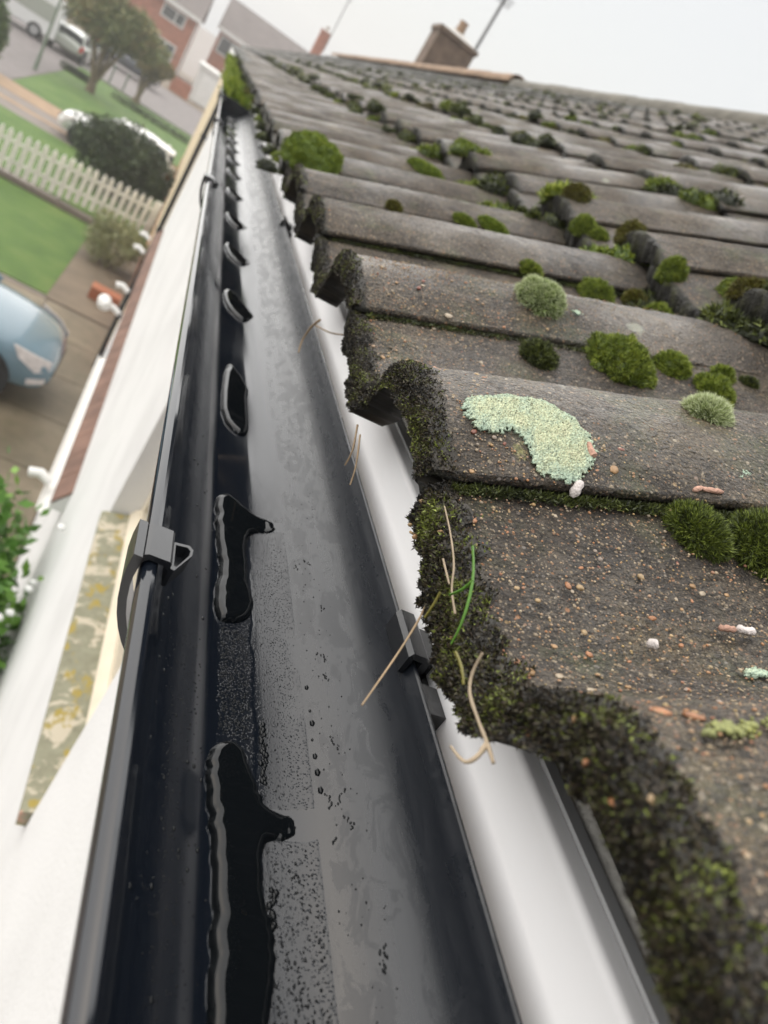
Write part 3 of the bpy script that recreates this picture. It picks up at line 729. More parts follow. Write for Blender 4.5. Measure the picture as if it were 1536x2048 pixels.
NEAR = [  # x, y, rx, ry, rz, blades, blade length, mat, label
 (.286, .574, .021, .016, .013, 9000, .0032, 'moss_hoary', 'hoary pale-tipped moss cushion riding the second roll behind the lichen'),
 (.345, .516, .032, .024, .021, 16000, .0026, 'moss_green', 'largest bright green moss dome in the channel between two rolls'),
 (.392, .524, .016, .014, .013, 6000, .0026, 'moss_green', 'smaller green moss lobe joined to the largest moss dome'),
 (.280, .509, .0165, .012, .011, 6000, .0026, 'moss_dark', 'dark green moss tuft alone in the channel below the hoary cushion'),
 (.419, .499, .018, .014, .012, 6000, .0026, 'moss_green', 'green moss mound up the channel above the largest dome'),
 (.437, .524, .010, .010, .009, 3000, .0026, 'moss_green', 'small green moss knob against the roll above the moss mound'),
 (.459, .519, .008, .008, .006, 2000, .0024, 'moss_dark', 'tiny dark moss knob highest in that tile channel'),
 (.302, .351, .013, .010, .0075, 6500, .0036, 'moss_hoary', 'small hoary moss cushion on the crest of the lichened roll'),
 (.272, .268, .0165, .0115, .0085, 9000, .0032, 'moss_mixed', 'green moss clump tucked under the lichened roll edge'),
 (.303, .262, .018, .017, .013, 12000, .0034, 'moss_mixed', 'bushy green moss clump next to the one under the lichened roll'),
 (.322, .246, .017, .014, .011, 8000, .0034, 'moss_dark', 'dark lower side clump of the bushy moss by the lichened roll'),
 (.434, .766, .023, .016, .015, 6000, .003, 'moss_green', 'green moss cushion in the third channel beside the hoary one'),
 (.480, .770, .014, .012, .010, 3000, .003, 'moss_olive', 'brownish moss knob at the top of the third channel'),
 (.496, .768, .015, .014, .018, 4000, .003, 'moss_green', 'upright moss clump climbing a second-course tile nose'),
 (.494, .735, .017, .016, .016, 4000, .003, 'moss_green', 'green moss clump hanging from the same second-course tile nose'),
 (.560, .733, .028, .020, .017, 6000, .003, 'moss_green', 'broad moss cushion lying in a second-course tile channel'),
 (.496, .640, .022, .018, .014, 5000, .003, 'moss_olive', 'yellow-brown moss along a second-course tile nose'),
 (.500, .606, .020, .018, .018, 4000, .003, 'moss_dark', 'dark moss lump on a second-course roll nose'),
 (.180, 1.305, .052, .042, .030, 14000, .0036, 'moss_bright', 'big yellow-green moss hump sitting on the eaves roll over the gutter'),
 (.360, .783, .014, .010, .007, 2500, .003, 'moss_green', 'low green moss patch against the third roll'),
 (.496, 1.09, .020, .020, .018, 4000, .003, 'moss_olive', 'olive moss capping a second-course roll nose'),
 (.496, 1.013, .017, .017, .016, 4000, .003, 'moss_green', 'green moss clump below the olive-capped roll nose'),
 (.512, .993, .013, .013, .010, 2500, .003, 'moss_green', 'round green moss ball in a second-course channel'),
 (.497, .891, .018, .018, .017, 4000, .003, 'moss_olive', 'olive-green moss lump against a smooth second-course roll'),
 (.394, 1.033, .030, .010, .008, 3500, .003, 'moss_bright', 'long thin yellow-green moss strip along a roll edge'),
 (.355, 1.033, .020, .009, .007, 2500, .003, 'moss_green', 'short moss strip below the long thin one'),
 (.262, 1.033, .012, .008, .007, 1800, .003, 'moss_olive', 'rusty olive moss tuft on the edge of a roll'),
 (.410, 1.546, .045, .016, .012, 4000, .0036, 'moss_bright', 'streak of pale yellow-green moss on a first-course roll'),
 (.540, 1.797, .045, .016, .012, 4000, .0036, 'moss_bright', 'streak of pale yellow-green moss on a second-course roll'),
]
for i, (x, y, rx, ry, rz, nb, bl, mat, lab) in enumerate(NEAR):
    x, y, rx, ry, rz = x*KR, y*KR, rx*KR, ry*KR*1.08, rz*KR*1.25
    me = cushion_mesh(rx, ry, rz, int(nb*1.1), bl*(1.15 if 'hoary' not in mat else 1.35), .00042 if nb > 5000 else .0006, g, mat, seed=40+i*3, ico_=ICO4 if nb > 8000 else ICO3)
    place(me, 'moss_cushion', x, y, lab, 'moss', sink=rz*.12)

def lobed_mesh(mat, seed):
    """several cushions grown together along a joint"""
    g = np.random.default_rng(seed); Vs, Fs, Rs, Ts = [], [], [], []; off = 0
    for q in range(int(g.integers(3, 6))):
        rr = g.uniform(.009, .019); me = cushion_mesh(rr*g.uniform(.8, 1.2), rr*g.uniform(.9, 1.5), rr*g.uniform(.7, 1.0), 330, .0065, .0013, g, mat, seed=seed+q*7, lump=.22, ico_=ICO2)
        n = len(me.vertices); co = np.empty(n*3); me.vertices.foreach_get('co', co); co = co.reshape(-1, 3)
        r1 = np.empty(n); me.attributes['rnd'].data.foreach_get('value', r1)
        f = np.empty(len(me.polygons)*3, int); me.polygons.foreach_get('vertices', f)
        Vs.append(co+np.array([g.normal()*.008, g.normal()*.019, 0])); Fs.append(f.reshape(-1, 3)+off); Rs.append(np.clip(r1+g.normal()*.15, 0, 1)); off += n
        bpy.data.meshes.remove(me)
    m_ = from_np('moss_clump', np.concatenate(Vs), np.concatenate(Fs), None, rnd=np.concatenate(Rs)); m_.materials.append(MATS[mat]); return m_
FARM = [[lobed_mesh(mat, 200+i*31+k*7) for k in range(3)] for i, mat in enumerate(('moss_dark', 'moss_dark', 'moss_green', 'moss_olive', 'moss_bright'))]
KINDS = [('dark moss lump lodged on a tile nose up the roof', 'dark moss on far tile noses'), ('green moss lump lodged on a tile nose up the roof', 'green moss on far tile noses'),
         ('olive moss lump lodged on a tile nose up the roof', 'olive moss on far tile noses'), ('yellow-green moss lump lodged on a tile nose up the roof', 'yellow-green moss on far tile noses')]
spots = []
for c in range(0, NC):
    for j in range(0, 49):
        x = X0+GH*c; y = YG0+COV*j
        if y < .75*x: continue
        if c > 0:
            for sf, pr_ in ((.22, .6), (.40, .55), (.60, .6), (.92, .85)):
                if random.random() < pr_*(1, 1, .95, .85, .6, .4, .35, .3, .3, .25, .2)[c]: spots.append((math.hypot(x, y), x+random.uniform(-.014, .006), y+sf*COV+random.uniform(-.02, .02), random.uniform(.75, 1.45)))
        if j > 2 or c > 1:
            for _ in range(2):
                if random.random() < .35: spots.append((math.hypot(x, y), x+random.uniform(.03, GH-.03), y+.96*COV, random.uniform(.3, .7)))
spots.sort()
far_v, far_f, far_r, foff = [], [], [], 0
LOWM = [cushion_mesh(.020, .024, .015, 130, .007, .002, g, 'moss_dark', seed=900+q, lump=.3, ico_=ICO2) for q in range(3)]
for q, (dist, x, y, sc_k) in enumerate(spots[:900]):
    k = random.choices(range(5), [3, 3, 4.5, 2.5, 1.6])[0]; li = (0, 0, 1, 2, 3)[k]
    if q < 235:
        place(random.choice(FARM[k]), 'moss_clump', x, y, KINDS[li][0], 'moss', KINDS[li][1], sink=.004, rz=random.uniform(0, 6), sc=sc_k)
    else:
        me = random.choice(LOWM); n = len(me.vertices); co = np.empty(n*3); me.vertices.foreach_get('co', co); r1 = np.empty(n); me.attributes['rnd'].data.foreach_get('value', r1)
        f = np.empty(len(me.polygons)*3, int); me.polygons.foreach_get('vertices', f); p, nn = roofpt(x, y)
        Q = np.array((nn.to_track_quat('Z', 'Y') @ Matrix.Rotation(random.uniform(0, 6), 3, 'Z').to_quaternion()).to_matrix())
        far_v.append(co.reshape(-1, 3)@Q.T*sc_k*1.1+np.array(p)); far_f.append(f.reshape(-1, 3)+foff); far_r.append(np.clip(r1+(-.1, -.05, .15, .2, .35)[k], 0, 1)); foff += n
tag(from_np('distant_moss', np.concatenate(far_v), np.concatenate(far_f), 'moss_far', rnd=np.concatenate(far_r)), 'small moss clumps dotted over the farthest tile courses', 'moss', kind='stuff')
spots2 = []
for j in range(4, 48):   # eaves noses further along
    y = YG0+COV*j
    for s in (.3, .6, .9):
        if random.random() < .42:
            k = random.choice((0, 1, 2, 3)); li = (0, 0, 1, 2)[k]
            if 1.07 < y+s*COV < 1.28: continue
            place(random.choice(FARM[k]), 'moss_clump', X0+.004, y+s*COV, ('dark', 'dark', 'green', 'olive')[k]+' moss lump on an eaves tile nose beyond the big moss hump', 'moss', 'moss on the far eaves noses', sink=.012, rz=random.uniform(0, 6), sc=random.uniform(.5, .9))

def nose_crust(j, nb, label, depth=.010, blen=.0028, bw=.0005, seed=0, hang=.006, out=.011):
    """moss grown over the nose of an eaves tile: a lumpy overhanging body with short blades all over it"""
    g = np.random.default_rng(300+seed); th = pitch(0)
    def body(s, fr):
        q = np.column_stack([s*7.5, fr*2.0, np.full(len(s), j*3.1)])
        lump = vnoise(q, 7+seed); fine = vnoise(q*4.1, 17+seed); fin2 = vnoise(q*9.7, 27+seed)
        roll = np.clip((s-.35)/.2, .25, 1)
        tk = (.0135*np.clip(.32+s*2.6, 0, 1)+hang*roll*np.clip(.55+.6*lump+.35*fine, 0, 1.6))
        l = depth*np.clip(1-fr/.2, 0, 1)**1.5*(1+.5*fine)-(.0015+out*(.35+.65*roll)*(1-.75*np.clip((s-.80)/.2, 0, 1))*np.clip((fr-.12)/.88, 0, 1)**.9)*np.clip(.75+.35*lump+.2*fine, .2, 1.4)*np.clip(fr/.15, 0, 1)+.0007*fin2
        h = prof(s)+.0012*np.clip(fr/.1, 0, 1)+.0006*fin2-np.clip((fr-.1)/.9, 0, 1)*tk
        return np.column_stack([X0+l*math.cos(th)-h*math.sin(th), YG0+COV*j+s*COV, Z0+l*math.sin(th)+h*math.cos(th)])
    ns, nf = 150, 16
    S, Fr = np.meshgrid(np.linspace(0.0, 1.0, ns), np.linspace(0, 1, nf), indexing='ij')
    B = body(S.ravel(), Fr.ravel())
    last = B.reshape(ns, nf, 3)[:, -1].copy(); last[:, 0] += out+.012; last[:, 2] += .001      # underside running back beneath the tile
    idx = np.arange(ns*nf).reshape(ns, nf); li = ns*nf+np.arange(ns)
    q = np.concatenate([np.stack([idx[:-1, :-1], idx[1:, :-1], idx[1:, 1:], idx[:-1, 1:]], -1).reshape(-1, 4), np.stack([idx[:-1, -1], idx[1:, -1], li[1:], li[:-1]], -1)])
    T = np.concatenate([q[:, [0, 1, 2]], q[:, [0, 2, 3]]])
    BV = np.concatenate([B, last]); rb = np.clip(.2+.12*vnoise(BV*60, 3+seed), 0, 1)
    s = g.uniform(0, 1.0, nb); fr = g.uniform(0, 1, nb)**.9
    P = body(s, fr)+g.normal(size=(nb, 3))*.0003
    N = np.where((fr < .15)[:, None], np.array([-.3, 0, 1.]), np.array([-1., 0, .1]))
    rv = np.clip(.29+.34*vnoise(P*55, 3+seed)+g.normal(size=nb)*.27, 0, 1)
    V, F, rn, tp = blades(P, N, blen, bw, 1.3, g, rv)
    o = from_np('moss_crust', np.concatenate([BV, V]), np.concatenate([T, F+len(BV)]), 'moss_crust', rnd=np.concatenate([rb, rn]))
    return tag(o, label, 'moss')
nose_crust(-1, 60000, 'thick black-green moss crust on the tile nose with the grass blades', .012, .0017, .00055, 1, .004, .011)
nose_crust(0, 60000, 'black moss crust on the nose of the tile with the pale lichen', .009, .0013, .00042, 2, .003, .009)
nose_crust(1, 26000, 'dark moss crust on the tile nose next beyond the lichened tile', .006, .0014, .0005, 3, .004, .007)
nose_crust(2, 16000, 'dark moss crust on the second tile nose beyond the lichened tile', .006, .0018, .0007, 4, .004, .006)
nose_crust(3, 7000, 'dark moss crust on the third tile nose beyond the lichened tile', .006, .002, .0008, 5, .004, .006)

def gap_moss(j, x0, x1, nb, label, seed):
    """moss in the dark joint under the edge of a roll"""
    g = np.random.default_rng(500+seed); x = g.uniform(x0, x1, nb); y = YG0+COV*j-.0012+g.normal(size=nb)*.0016
    P = np.array([roofpt(a, YG0+COV*j-.003)[0][:] for a in x]); P[:, 1] = y; P[:, 2] += g.uniform(-.001, .002, nb)
    rv = np.clip(.30+.3*vnoise(P*80, seed)+g.normal(size=nb)*.2, 0, 1)
    V, F, rn, tp = blades(P, np.tile([-.2, -.5, .8], (nb, 1)), .0022, .0004, .6, g, rv)
    tag(from_np('joint_moss', V, F, 'moss_dark', rnd=rn), label, 'moss')
gap_moss(0, .142, .28, 6000, 'thin dark moss line in the joint below the lichened roll', 1)
gap_moss(1, .142, .42, 6000, 'thin dark moss line in the joint of the roll with the hoary cushion', 2)
gap_moss(2, .142, .43, 4000, 'thin dark moss line in the joint of the third roll', 3)

# ------------------------------------------------------------------ lichen patch on the near roll
LO = [(.1592, .3258), (.1663, .3322), (.1818, .3379), (.1981, .3403), (.2086, .3322), (.2167, .3222), (.2219, .3111), (.2226, .2998), (.2197, .2905), (.2124, .2842), (.2025, .2828), (.1932, .2862), (.1903, .2913), (.1891, .2977), (.1856, .3067), (.1786, .3066), (.1724, .3047), (.1644, .3061), (.159, .3125)]
def lichen(poly, name, label, thick=.0016, res=.00042, seed=0, mat='lichen', wob=.0017):
    poly = [(a*KR, b*KR) for a, b in poly]
    poly = smooth_poly(poly, 2); q = np.array(poly)
    n3 = np.column_stack([q*900, np.zeros(len(q))]); q = q+np.column_stack([vnoise(n3, seed), vnoise(n3, seed+1)])*wob
    poly = [tuple(a) for a in q]
    xs = np.arange(q[:, 0].min()-res, q[:, 0].max()+2*res, res); ys = np.arange(q[:, 1].min()-res, q[:, 1].max()+2*res, res)
    X, Y = np.meshgrid(xs, ys, indexing='ij'); dd = poly_dist(X, Y, poly); ins = inside_poly(X, Y, poly)
    flat = np.column_stack([X.ravel(), Y.ravel(), 0*X.ravel()])
    edge = (vnoise(flat*1500, seed+2).reshape(X.shape)+vnoise(flat*700, seed+4).reshape(X.shape))*.0008
    keep = (np.where(ins, dd, -dd)+edge) > 0
    gg = np.random.default_rng(seed)
    lump = vnoise(flat*1300, seed+5).reshape(X.shape)*.5+vnoise(flat*2600, seed+6).reshape(X.shape)*.5
    idx = -np.ones(X.shape, int); idx[keep] = np.arange(keep.sum())
    V = []
    hh = (thick*np.clip(dd/.002, .35, 1)*(.6+.55*lump)+gg.uniform(-.00025, .00025, X.shape))
    for x, y, h in zip(X[keep], Y[keep], hh[keep]):
        p, n = roofpt(x, y); V.append((p+n*(.0009+max(0, h)))[:])
    f = np.stack([idx[:-1, :-1], idx[1:, :-1], idx[1:, 1:], idx[:-1, 1:]], -1).reshape(-1, 4); f = f[(f >= 0).all(1)]
    rn = np.clip(.10+.45*np.clip(dd/.007, 0, 1)+.25*vnoise(flat*110, seed+8).reshape(X.shape)+.2*lump+gg.normal(size=X.shape)*.16, 0, 1)[keep]
    o = from_np(name, np.array(V), f, mat, rnd=rn)
    md = o.modifiers.new('thickness', 'SOLIDIFY'); md.thickness = .0012; md.offset = -1
    return tag(o, label, 'lichen')
lichen(LO, 'lichen_patch', 'large crusty pale mint lichen patch over the crest of the near roll', seed=60)
def ring(cx, cy, a, b, n=10, seed=0):
    q = np.random.default_rng(seed); return [(cx+a*math.cos(t)*q.uniform(.6, 1.2), cy+b*math.sin(t)*q.uniform(.6, 1.2)) for t in np.linspace(0, 2*math.pi, n, endpoint=False)]
lichen(ring(.2624, .1858, .006, .004, seed=1), 'lichen_patch', 'small pale grey-green lichen flake in the near tile channel', .0006, .0004, 71)
lichen(ring(.176, .118, .010, .004, seed=2), 'lichen_patch', 'flat green-yellow lichen smear on the blurred near roll', .0002, .0005, 72, 'lichen_yellow', .003)
lichen(ring(.195, .122, .008, .004, seed=3), 'lichen_patch', 'yellow lichen streak on the blurred near roll', .0002, .0005, 73, 'lichen_yellow', .003)
lichen(ring(.315, .565, .004, .004, seed=4), 'lichen_patch', 'tiny pale lichen spot below the hoary cushion', .0004, .0004, 74)
lichen(ring(.302, .300, .004, .003, seed=5), 'lichen_patch', 'tiny pale lichen spot on the near roll above the brown cast', .0004, .0004, 75)

# ------------------------------------------------------------------ pebbles and grit set in the concrete
pm = []
for i in range(8):
    V, F = ICO2; gg = np.random.default_rng(80+i)
    q = V*(1+.22*vnoise(V*2.3, 90+i)[:, None]); q = q*np.array([gg.uniform(.8, 1.3), gg.uniform(.7, 1.1), gg.uniform(.35, .6)])
    me = from_np('pebble', q, F, None, smooth=True); me.materials.append(MATS['pebble_%d' % (i % 6)]); pm.append(me)
def pebble(x, y, rr, k=None):
    p, n = roofpt(x, y); o = bpy.data.objects.new('pebble', pm[random.randrange(8) if k is None else k]); col.objects.link(o)
    o.parent = roof; o.matrix_parent_inverse = Matrix.Translation(-abs_loc(roof))
    Q = n.to_track_quat('Z', 'Y').to_matrix().to_4x4() @ Matrix.Rotation(random.uniform(0, 6.28), 4, 'Z')
    o.matrix_basis = Matrix.Translation(p-n*rr*random.uniform(.0, .3)) @ Q @ Matrix.Scale(rr, 4)
for x, y, rr, k in ((.1786, .2815, .0026, 0), (.231, .2935, .0022, 4), (.161, .199, .0026, 0), (.1655, .262, .0022, 0), (.226, .312, .0021, 0), (.236, .306, .0022, 3), (.2345, .3175, .0020, 1), (.245, .330, .0022, 2), (.252, .322, .0019, 2), (.205, .2285, .0018, 1), (.200, .229, .0018, 0), (.1635, .3050, .0018, 3), (.232, .215, .0017, 0), (.19, .56, .0022, 3), (.213, .5365, .0026, 2), (.168, .186, .0020, 0), (.17, .181, .0019, 4), (.1665, .130, .0030, 0), (.172, .126, .0026, 0), (.185, .105, .0028, 3), (.181, .098, .0022, 0), (.20, .205, .0016, 1)):
    pebble(x*KR, y*KR, rr*KR, k)
for _ in range(230):
    x = .142+abs(random.gauss(0, .09)); y = random.uniform(.08, .62)
    if x < .47: pebble(x, y, min(.0017, .0007+random.expovariate(1/.00045)))
def grit():
    g = np.random.default_rng(9); V0, F0 = ICO1; Vs, Fs, R = [], [], []; off = 0
    for i in range(9000):
        x = .141+abs(g.normal(0, .11)); y = g.uniform(.04, .58)
        if x > .48: continue
        p, n = roofpt(x, y); rr = g.uniform(.00022, .0005)+g.exponential(.00012)
        M = np.array(n.to_track_quat('Z', 'Y').to_matrix())
        Vs.append((V0*np.array([1, g.uniform(.7, 1.2), .6])*rr)@M.T+np.array(p)); Fs.append(F0+off); R.append(np.full(len(V0), g.uniform(0, 1))); off += len(V0)
    o = from_np('grit', np.concatenate(Vs), np.concatenate(Fs), 'grit', roof, smooth=True, rnd=np.concatenate(R)); o['kind'] = 'stuff'
grit()
# grit caught in the near mossy nose
for _ in range(30):
    s = random.uniform(.25, 1.0); hh = float(prof(s))-random.uniform(.0, .018); rr = random.choice((.0007, .0009, .0011, .0014, .0019))
    o = bpy.data.objects.new('pebble', pm[random.choice((0, 1, 4, 6, 7))]); col.objects.link(o)
    o.parent = roof; o.matrix_parent_inverse = Matrix.Translation(-abs_loc(roof))
    o.matrix_basis = Matrix.Translation((X0-.0005-.007*(float(prof(s))-hh)/.018-hh*math.sin(pitch(0)), YG0-COV+s*COV, Z0+hh)) @ Matrix.Rotation(random.uniform(0, 6), 4, 'X') @ Matrix.Scale(rr, 4)

# ------------------------------------------------------------------ stems, roots, grass blades, casts
def up(pts): return [(a, b, c+H) for a, b, c in pts]
def stem(name, pts, r0, r1, mat, label, cat, n=7):
    P = [Vector(p) for p in up(pts)]; Q = []
    for i in range(len(P)-1):
        a, b, c, e = P[max(i-1, 0)], P[i], P[i+1], P[min(i+2, len(P)-1)]
        for k in range(6):
            t = k/6; Q.append(.5*((2*b)+(c-a)*t+(2*a-5*b+4*c-e)*t*t+(3*b-a-3*c+e)*t**3))
    Q.append(P[-1]); rs = [r0+(r1-r0)*i/(len(Q)-1) for i in range(len(Q))]
    rs = [x*random.uniform(.85, 1.15) for x in rs]
    tag(MB().tube(Q, rs, n).build(name, mat, smooth=60), label, cat)
stem('dry_stem', [(0.1395, 0.2163, -0.1121), (0.1339, 0.2017, -0.1173), (0.1246, 0.1845, -0.1238), (0.1097, 0.1603, -0.1308)], .00045, .0003, 'dry_stem', 'long dry straw hanging from the mossy tile edge over the gutter', 'stem')
stem('root', [(0.1323, 0.2310, -0.0889), (0.1323, 0.2160, -0.0915), (0.1323, 0.2024, -0.0953), (0.1323, 0.1940, -0.1002), (0.1323, 0.1837, -0.1027)], .0003, .00045, 'root_pale', 'thin pale root lying down the black mossy tile nose', 'root')
stem('root', [(0.1314, 0.2083, -0.0981), (0.1314, 0.1957, -0.0997)], .0004, .00035, 'root_pale', 'short pale root joining the thin long root on the nose', 'root')
stem('root', [(0.1256, 0.1526, -0.0935), (0.1256, 0.1503, -0.0995), (0.1256, 0.1456, -0.1029), (0.1256, 0.1368, -0.1034), (0.1256, 0.1280, -0.1032), (0.1256, 0.1217, -0.1035)], .00045, .0006, 'root_pale', 'thick bent pale root on the mossy nose below the grass blades', 'root')
stem('root', [(0.1256, 0.1280, -0.1032), (0.1230, 0.1248, -0.1059), (0.1213, 0.1253, -0.1090), (0.1204, 0.1318, -0.1111)], .0009, .0003, 'root_pale', 'forked root stub poking out over the white fascia', 'root')
stem('straw', [(0.1302, 0.5301, -0.1177), (0.1302, 0.5419, -0.1284), (0.1302, 0.5450, -0.1405), (0.1302, 0.5361, -0.1479)], .0009, .0006, 'dry_stem', 'yellow straw drooping into the gutter from the second nose', 'stem')
stem('straw', [(0.1414, 0.5812, -0.1345), (0.1414, 0.5310, -0.1223), (0.1414, 0.4944, -0.1103)], .0006, .0006, 'dry_stem', 'pale straw crossing the fascia above the drooping one', 'stem')
stem('straw', [(0.1293, 0.3469, -0.1145), (0.1293, 0.3334, -0.1229), (0.1293, 0.3307, -0.1308)], .0006, .0004, 'dry_stem', 'short dry wisp at the corner of the lichened tile', 'stem')
stem('straw', [(0.1293, 0.3362, -0.1149), (0.1293, 0.3186, -0.1235), (0.1293, 0.3108, -0.1310)], .0005, .0004, 'dry_stem', 'longer dry wisp at the corner of the lichened tile', 'stem')
def blade(pts, w, mat, label):
    P = [Vector(p) for p in up(pts)]; V = []; F = []; n = len(P)
    for i, p in enumerate(P):
        t = (P[min(i+1, n-1)]-P[max(i-1, 0)]).normalized(); sd = t.cross(Vector((-.6, -.6, .5))).normalized()
        ww = w*(.25+.75*math.sin(math.pi*min(1, .12+.8*i/(n-1)))); nn = t.cross(sd)*.0003
        V += [p-sd*ww, p-nn*2, p+sd*ww, p+nn]
        if i:
            a, b = (i-1)*4, i*4; F += [(a+k, a+(k+1) % 4, b+(k+1) % 4, b+k) for k in range(4)]
    F += [(0, 1, 2, 3), tuple(range(4*n-4, 4*n))[::-1]]
    o = MB().add(V, F).build('grass_blade', mat, smooth=60)
    md = o.modifiers.new('round', 'SUBSURF'); md.levels = md.render_levels = 1
    tag(o, label, 'grass')
blade([(0.1304, 0.1971, -0.0841), (0.1304, 0.1874, -0.0876), (0.1304, 0.1806, -0.0929), (0.1304, 0.1745, -0.1008), (0.1304, 0.1728, -0.1070)], .0008, 'blade_green', 'long bright green grass blade growing from the mossy nose')
blade([(0.1304, 0.1849, -0.0893), (0.1304, 0.1857, -0.0944), (0.1304, 0.1901, -0.1004)], .0010, 'blade_green', 'short bright green grass blade beside the long one')
blade([(0.1277, 0.1914, -0.1016), (0.1277, 0.1899, -0.1061), (0.1277, 0.1895, -0.1116)], .0008, 'blade_olive', 'olive grass blade on the tile edge by the dry straw')
blade([(0.1245, 0.1609, -0.1017), (0.1245, 0.1539, -0.1012), (0.1245, 0.1487, -0.1031)], .0009, 'blade_olive', 'withered olive blade beside the thick bent root')
def cast(pts, rr, mat, label):
    P = []
    for x, y in pts:
        p, n = roofpt(x*KR, y*KR); P.append(p+n*rr*1.0)
    Q = []; rs = []
    for i in range(len(P)-1):
        for k in range(5): Q.append(P[i].lerp(P[i+1], k/5)+Vector((0, 0, random.uniform(-.15, .15)*rr))); rs.append(rr*random.uniform(.75, 1.15))
    Q.append(P[-1]); rs.append(rr*.5); rs[0] *= .5
    tag(MB().tube(Q, rs, 9).build('dropping', mat, smooth=60), label, 'dropping')
cast([(.2668, .2102), (.2705, .2095), (.2747, .2093)], .0016, 'cast_white', 'white curved dropping lying in the near tile channel')
cast([(.2591, .2106), (.263, .2104), (.2664, .2100)], .0012, 'cast_pink', 'pinkish end of dropping beside the white curved one')
cast([(.2706, .2868), (.275, .2885), (.2791, .2880), (.287, .2878)], .0012, 'cast_pink', 'pink-brown worm-like cast lying above the moss clump')
cast([(.2606, .2770), (.2630, .2785)], .0016, 'cast_pink', 'short pink cast on the moss clump under the roll')
cast([(.2225, .1988), (.2265, .1980)], .0017, 'cast_white', 'stubby white dropping alone in the near tile channel')
cast([(.2184, .3055), (.2190, .3010), (.2205, .2975)], .0016, 'cast_pink', 'salmon crumbly cast on the edge of the lichen patch')
cast([(.2133, .2835), (.2125, .2805)], .0022, 'cast_white', 'pale bud-shaped dropping at the foot of the lichen')

# ================================================================== ground
def sheet(name, x0, x1, y0, y1, z, mat, kind='structure', nx=1):
    o = MB().box(x0, x1, y0, y1, z-.2, z).build(name, mat); o['kind'] = kind; return o
MB().add([(-700, -700, -.02), (700, -700, -.02), (700, 900, -.02), (-700, 900, -.02)], [(0, 1, 2, 3)]).build('ground', 'grey_paver')['kind'] = 'structure'
drive = sheet('driveway', -9, .24, 4.2, 13.6, -.006, 'soil')
for i in range(8):
    for k in range(7):
        x1 = .235-i*1.12; y0 = 4.25+k*1.33
        o = MB().box(x1-1.10, x1, y0, y0+1.31, -.15, 0.0+random.uniform(-.003, .003)).build('paving_slab', 'concrete', drive)
sheet('lawn', -12, -.92, 13.75, 19.2, .0, 'grass'); sheet('garden_path', -.915, .24, 13.65, 20.0, -.003, 'path_brown')
sheet('flower_bed', -12, -.6, 19.21, 19.7, .02, 'soil')
sheet('verge_grass', -12, .24, 20.1, 26.4, -.002, 'grass')
dr2 = sheet('far_driveway', -14, .3, 26.4, 31.2, -.004, 'grey_paver')
for y0, y1 in ((27.6, 28.0), (29.2, 31.1)): MB().box(-14, .25, y0, y1, -.1, .003).build('paver_band', 'tan_paver', dr2)
sheet('far_lawn', -5.6, .3, 31.21, 45.4, .005, 'grass'); sheet('front_road', -30, -5.65, 31.21, 90, -.003, 'asphalt'); sheet('cross_road', -5.64, 40, 45.55, 62, -.002, 'asphalt')
sheet('kerb', -5.6, 40, 45.41, 45.54, .10, 'kerb_stone')
sheet('forecourt', -40, 40, 62.01, 90, .01, 'path_brown')

def leaf_cloud(name, mat, parent, clumps, n, size, seed, flat=.5):
    """leaves spread through several clumps: (x, y, z, rx, ry, rz)"""
    g = np.random.default_rng(seed); C = np.array(clumps); vol = C[:, 3]*C[:, 4]*C[:, 5]; k = g.choice(len(C), n, p=vol/vol.sum())
    d = sphere_pts(n, g); rr = g.uniform(.25, 1, (n, 1))**.45*(1+.22*vnoise(d*3, seed)[:, None])
    P = C[k, :3]+d*rr*C[k, 3:6]
    D = unit(d+g.normal(size=(n, 3))*.8); S = unit(np.cross(D, g.normal(size=(n, 3)))); L = size*g.uniform(.6, 1.4, (n, 1)); W = L*flat
    V = np.stack([P-D*L*.5, P+S*W*.5, P+D*L*.5, P-S*W*.5], 1).reshape(-1, 3); F = np.arange(4*n).reshape(n, 4)
    rv = np.clip(.5+.3*vnoise(P*1.8/size*.12, seed+1)+g.normal(size=n)*.22, 0, 1)
    return from_np(name, V, F, mat, parent, rnd=np.repeat(rv, 4))
def shrub(name, x, y, rx, ry, h, mat, n, size, label, seed, z0=0, group=None):
    e = empty(name, (x, y, z0), label, 'shrub', group)
    g = np.random.default_rng(seed); cl = [(x, y, z0+h*.5, rx*.8, ry*.8, h*.48)]
    for i in range(9):
        a = g.uniform(0, 6.28); cl.append((x+rx*.6*math.cos(a), y+ry*.6*math.sin(a), z0+h*g.uniform(.3, .75), rx*.45, ry*.45, h*.28))
    leaf_cloud('foliage', mat, e, cl, n, size, seed)
    mb = MB()
    for i in range(5):
        a = g.uniform(0, 6.28); mb.tube([(x, y, z0), (x+rx*.3*math.cos(a), y+ry*.3*math.sin(a), z0+h*.5), (x+rx*.5*math.cos(a), y+ry*.5*math.sin(a), z0+h*.8)], [.03, .02, .008], 6)
    mb.build('stems', 'bark', e); return e
sh = shrub('flowering_shrub', -.10, 3.15, .40, .85, 3.0, 'leaf_fresh', 12000, .075, 'fresh green flowering shrub reaching up the white wall below the sill', 21)
gq = np.random.default_rng(4)
for i in range(9):
    a = gq.uniform(0, 6.28); x, y, z = -.08+.30*math.cos(a), 3.15+.7*math.sin(a), gq.uniform(2.3, 3.0)
    V, F = ICO1; q = V*np.array([.022, .022, .015]); mb = MB(); mb.add((q+np.array([x, y, z])).tolist(), F.tolist()); mb.build('flower', 'flower', sh, smooth=60)
shrub('round_shrub', -.33, 17.0, .62, .7, 1.05, 'leaf_pale', 7000, .06, 'pale variegated round shrub between the lawn and the wall', 22)
